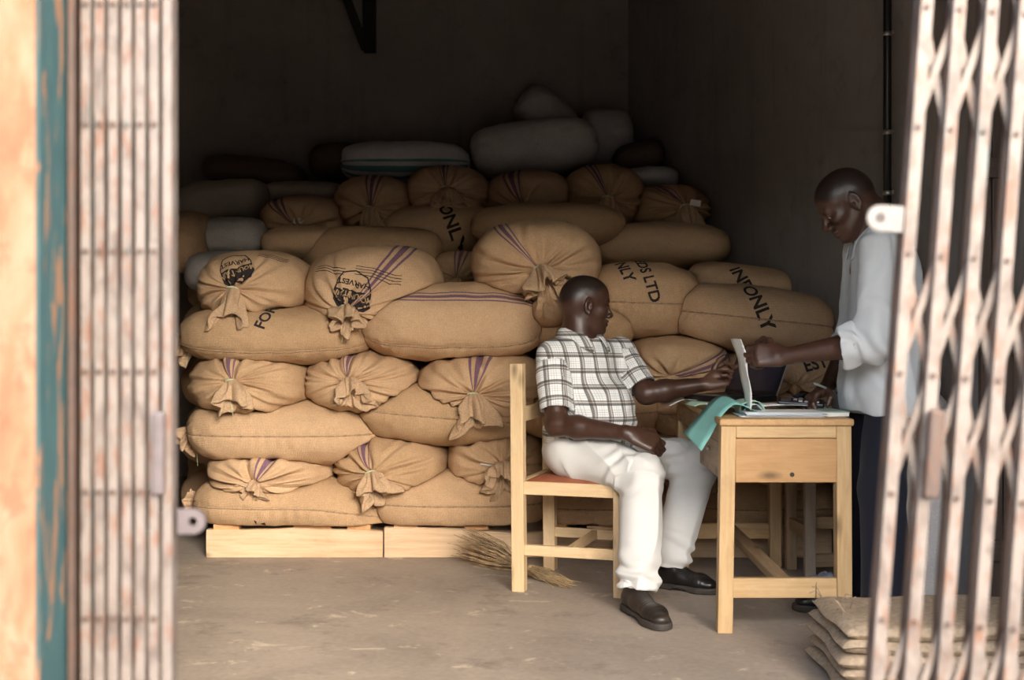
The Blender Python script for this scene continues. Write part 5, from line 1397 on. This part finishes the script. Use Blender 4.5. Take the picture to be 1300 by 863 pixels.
collar(sh, nb_ + V(.004, -.002, .006), UP, FC, PLAID, r_in=.062, r_out=.098, stand=.034)
g = []
for i in range(4):
    p = pel + UP * (.36 - .085 * i) + FC * .155; dd_ = FC
    g.append((p, dd_))
# trousers
Tt = Field((0.02, 4.52, 0.03), (0.90, 5.46, 0.72), 0.005)
Tt.put(el(pel + V(0, 0, -.005), (.150, .178, .115), ax_p), .04)
for a, b, c, rk in ((hipN, knN, anN, .0), (hipF, knF, anF, .0)):
    Tt.put(rc(a, b, .098, .082), .04)
    d = unit(c - b); e = c + d * .005
    Tt.put(rc(b, e + d * .09, .083, .072, cut=[(e + V(0, 0, -.005), unit(d * .6 + V(0, 0, -1)))]), .03)
    Tt.put(rc(e - d * .03, e + d * .06, .050, .052), .004, 'sub')
sl, g = Tt.block(Tt.lo, Tt.lo + Tt.h * (Tt.n - 1)); Tt.F = np.maximum(Tt.F, (0.438 - g[2] - 4.0 * np.maximum(0, (g[0] - .28) * FP[0] + (g[1] - 5.18) * FP[1] - .12) - 2.0 * np.maximum(0, 5.0 - g[1])).astype(np.float32))
def trouser_fold(v, n):
    for a, b, c, sd in ((hipN, knN, anN, 5), (hipF, knF, anF, 9)):
        dt_, t1 = arm_d(v, a, b); ds_, t2 = arm_d(v, b, c); th_ = (dt_ < .12) & (t1 < .98); shn = (ds_ < .11) & (t2 > .05)
        acc = unit(np.cross(b - a, V(0, 0, 1)))
        w = np.where(th_, smooth_step(.0, .2, t1), 0) * (~shn)
        v = v + n * (w * .017 * ((1 - np.abs(vnoise((v - np.outer(v @ unit(V(.4, -.25, -.5)), unit(V(.4, -.25, -.5))) * .75) * 13 + sd, sd))) ** 2 - .5))[:, None]
        q = v - np.outer(v @ unit(c - b), unit(c - b)) * .80; w = np.where(shn, 1.0, 0)
        v = v + n * (w * .016 * ((1 - np.abs(vnoise(q * 12 + sd, sd + 2))) ** 2 - .5))[:, None]
        w = np.where(shn, smooth_step(.62, .95, t2), 0)
        v = v + n * (w * .010 * np.sin(t2 * 42 + 4 * vnoise(v * 10, sd)))[:, None]
        w = np.exp(-(np.linalg.norm(v - b - (a - b) * .12, axis=1) / .11) ** 2)
        v = v + n * (w * .009 * np.sin(((v - b) @ unit(V(.3, -.3, -.9))) * 95 + 5 * vnoise(v * 9, sd)))[:, None]
    return v
tr = finish('trousers', Tt, man, TROUS, 1, trouser_fold); tr['label'] = 'off-white cotton trousers'
shoe(man, (0.430, 4.715, 0), (0.530, 4.375, 0), anN + V(0, 0, .03), SHOED, 'dusty black lace-up shoe')
shoe(man, (0.590, 5.095, 0), (0.800, 4.955, 0), anF + V(0, 0, .03), SHOE, 'polished black lace-up shoe')

# ---- the standing man
pel2 = V(1.345, 4.52, 0.86); nb2 = V(1.318, 4.50, 1.395); F2_ = unit(V(-1, .06, 0)); L2_ = V(-F2_[1], F2_[0], 0)   # L2_: his left, towards the door
U2 = unit(nb2 - pel2)
hc2 = V(1.190, 4.49, 1.498); hf2 = unit(V(-.80, .06, -.60)); hu2 = V(-.60, 0, .80)
shL, shR = nb2 + L2_ * .185 + V(-.045, 0, -.062), nb2 - L2_ * .185 + V(-.02, 0, -.062)
elL, wrL = V(1.225, 4.255, 1.010), V(0.952, 4.365, 0.958)
elR, wrR = V(1.300, 4.745, 1.040), V(1.165, 4.640, 0.842)
hipL, hipR = pel2 + L2_ * .085, pel2 - L2_ * .085
anL, anR = V(1.275, 4.27, .10), V(1.285, 4.70, .10)
knL, knR = (hipL + anL) / 2 + V(-.03, 0, .02), (hipR + anR) / 2 + V(-.03, 0, .02)
man2 = thing('person', (1.30, 4.49, 0), 'standing man in a pale rolled-sleeve shirt and dark trousers lifting a ledger sheet', 'person')
B = Field((0.74, 4.14, 0.02), (1.54, 4.86, 1.66), 0.004)
HT2 = head(B, hc2, hf2, hu2, nb2 + V(.0, 0, -.01), 0.99, (.058, .066))
B.put(rc(nb2 + V(-.03, 0, .06), nb2 + V(.02, 0, -.03), .060, .075), .04)
B.put(el(pel2, (.105, .150, .12), (F2_, L2_, U2)), .03); B.put(rc(pel2 + U2 * .05, nb2 - U2 * .14, .105, .115), .04)
B.put(rc(shL, shR, .052, .052), .05)
for a, b, c in ((shL, elL, wrL), (shR, elR, wrR)):
    B.put(rc(a, b, .054, .042), .03); d = c - b; B.put(rc(b, b + d * .30, .041, .044), .02); B.put(rc(b + d * .30, c, .044, .027), .02)
for a, b, c in ((hipL, knL, anL), (hipR, knR, anR)): B.put(rc(a, b, .070, .050), .03); B.put(rc(b, c, .048, .034), .02)
hand(B, wrL + V(-.012, .004, 0), (-.94, .26, .02), (.22, -.90, .30), True, ((36, 70, 44), (40, 72, 46), (44, 72, 46), (48, 70, 46)), 4, sc=1.06, thumb=(1.4, .6, .5))
hand(B, wrR + V(-.010, -.008, -.006), (-.72, -.46, -.42), (-.45, .12, .86), False, ((28, 50, 26), (34, 52, 28), (40, 54, 30), (44, 54, 30)), 6, sc=1.02, thumb=(.6, .5, .4))
def hair2(v):
    q = v - hc2; up_ = q @ unit(hu2 - hf2 * (hu2 @ hf2)); fw = q @ hf2
    return smooth_step(0.0, 0.03, up_ - 0.45 * fw - .01) * (np.linalg.norm(q, axis=1) < .16)
finish('body', B, man2, SKIN, 1, attrs={'hair': hair2, 'palm': lambda v: v[:, 0] * 0})
for s_ in (1, -1):
    c = HT2(.076, .031 * s_, .000); r0 = .0115
    wpart('eye', *tube_geo([c - hf2 * r0, c - hf2 * r0 * .5, c + hf2 * r0 * .3, c + hf2 * r0 * .8, c + hf2 * r0], [.001, r0 * .87, r0 * .95, r0 * .6, .002], 14), EYE, man2)
S = Field((1.00, 4.12, 0.66), (1.60, 4.88, 1.48), 0.005)
S.put(el(pel2 + V(.005, 0, -.02), (.168, .226, .23), (F2_, L2_, U2)), .05)
S.put(el(pel2 + U2 * .18, (.140, .170, .20), (F2_, L2_, U2)), .06)
S.put(el(pel2 + U2 * .37 + V(.005, 0, 0), (.128, .185, .17), (F2_, L2_, U2)), .06)
S.put(rc(shL, shR, .066, .066), .05)
S.put(rc(nb2 - U2 * .09, nb2 - U2 * .0, .100, .070), .04)
for a, b, c in ((shL, elL, wrL), (shR, elR, wrR)):
    S.put(rc(a, b, .070, .066), .010); d = unit(c - b); e = b + d * .105
    S.put(rc(b, e + d * .06, .066, .066, cut=[(e, d)]), .02)
    S.put(rc(b + d * .060, e + d * .06, .072, .075, cut=[(e + d * .004, d), (b + d * .055, -d)]), .006)       # rolled cuff
    S.put(rc(e - d * .035, e + d * .06, .052, .056), .004, 'sub')
sl, g = S.block(S.lo, S.lo + S.h * (S.n - 1)); S.F = np.maximum(S.F, (0.745 + .5 * ((g[0] - 1.345) ** 2) * 2 - g[2] - .05 * np.abs(g[0] - 1.345)).astype(np.float32) + 0 * S.F)
S.put(rc(nb2 - U2 * .02 + F2_ * .03, nb2 + U2 * .08 + F2_ * .03, .054, .062), .008, 'sub')
def fold2(v, n):
    d, t = arm_d(v, shL, elL); d2, t2 = arm_d(v, elL, wrL)
    v = folds(v, n, .013, 10, V(0, 0, 1), 4)
    w = np.exp(-(np.linalg.norm(v - elL, axis=1) / .12) ** 2)
    v = v + n * (w * .009 * np.sin(((v - elL) @ unit(V(.5, .1, .85))) * 85 + 5 * vnoise(v * 9, 3)))[:, None]
    w = np.exp(-(np.linalg.norm(v - shL - V(-.02, 0, -.02), axis=1) / .10) ** 2)
    v = v + n * (w * .006 * np.sin((v @ V(1, .2, 0)) * 120 + 4 * vnoise(v * 9, 6)))[:, None]
    return v + n * (.0025 * vnoise(v * 28, 8))[:, None]
sh2 = finish('shirt', S, man2, SHIRTB, 1, fold2); sh2['label'] = 'pale blue-grey shirt with rolled-up sleeves'
collar(sh2, nb2 + V(-.010, 0, .012), unit(V(-.35, 0, .94)), F2_, SHIRTB, r_in=.066, r_out=.100, stand=.040, uvs=False)
Tt = Field((1.10, 4.14, 0.03), (1.56, 4.86, 0.98), 0.005)
Tt.put(el(pel2 + V(0, 0, -.02), (.130, .160, .13), (F2_, L2_, U2)), .04)
for a, b, c in ((hipL, knL, anL), (hipR, knR, anR)):
    Tt.put(rc(a, b, .086, .080), .03); d = unit(c - b); e = c - V(0, 0, .035)
    Tt.put(rc(b, e - V(0, 0, .1), .080, .078, cut=[(e, (-.25, 0, -1))]), .03); Tt.put(rc(e + V(0, 0, .03), e - V(0, 0, .06), .055, .056), .004, 'sub')
sl, g = Tt.block(Tt.lo, Tt.lo + Tt.h * (Tt.n - 1)); Tt.F = np.maximum(Tt.F, (g[2] - 0.80).astype(np.float32) + 0 * Tt.F)
tr2 = finish('trousers', Tt, man2, NAVY, 1, lambda v, n: folds(v, n, .009, 8, V(0, 0, 1), 6)); tr2['label'] = 'dark navy trousers'
shoe(man2, (1.330, 4.275, 0), (1.035, 4.240, 0), anL + V(0, 0, .03), SHOE, 'black shoe')
shoe(man2, (1.345, 4.705, 0), (1.050, 4.690, 0), anR + V(0, 0, .03), SHOE, 'black shoe')
# the pen in his writing hand
PENM = simple('silver_pen', (0.62, 0.62, 0.60), 0.3, metal=0.3)
p0, p1 = V(*P(1033, 486, 4.55)), V(*P(1066, 500, 4.60))
pn = thing('pen', tuple(p1), 'silver ballpoint pen between the fingers of the writing hand', 'pen')
wpart('barrel', *tube_geo([p0, p0 + (p1 - p0) * .05, p0 + (p1 - p0) * .85], [.003, .0042, .0042], 10), PENM, pn)
wpart('tip', *tube_geo([p0 + (p1 - p0) * .85, p1], [.004, .001], 10), BLACKP, pn)
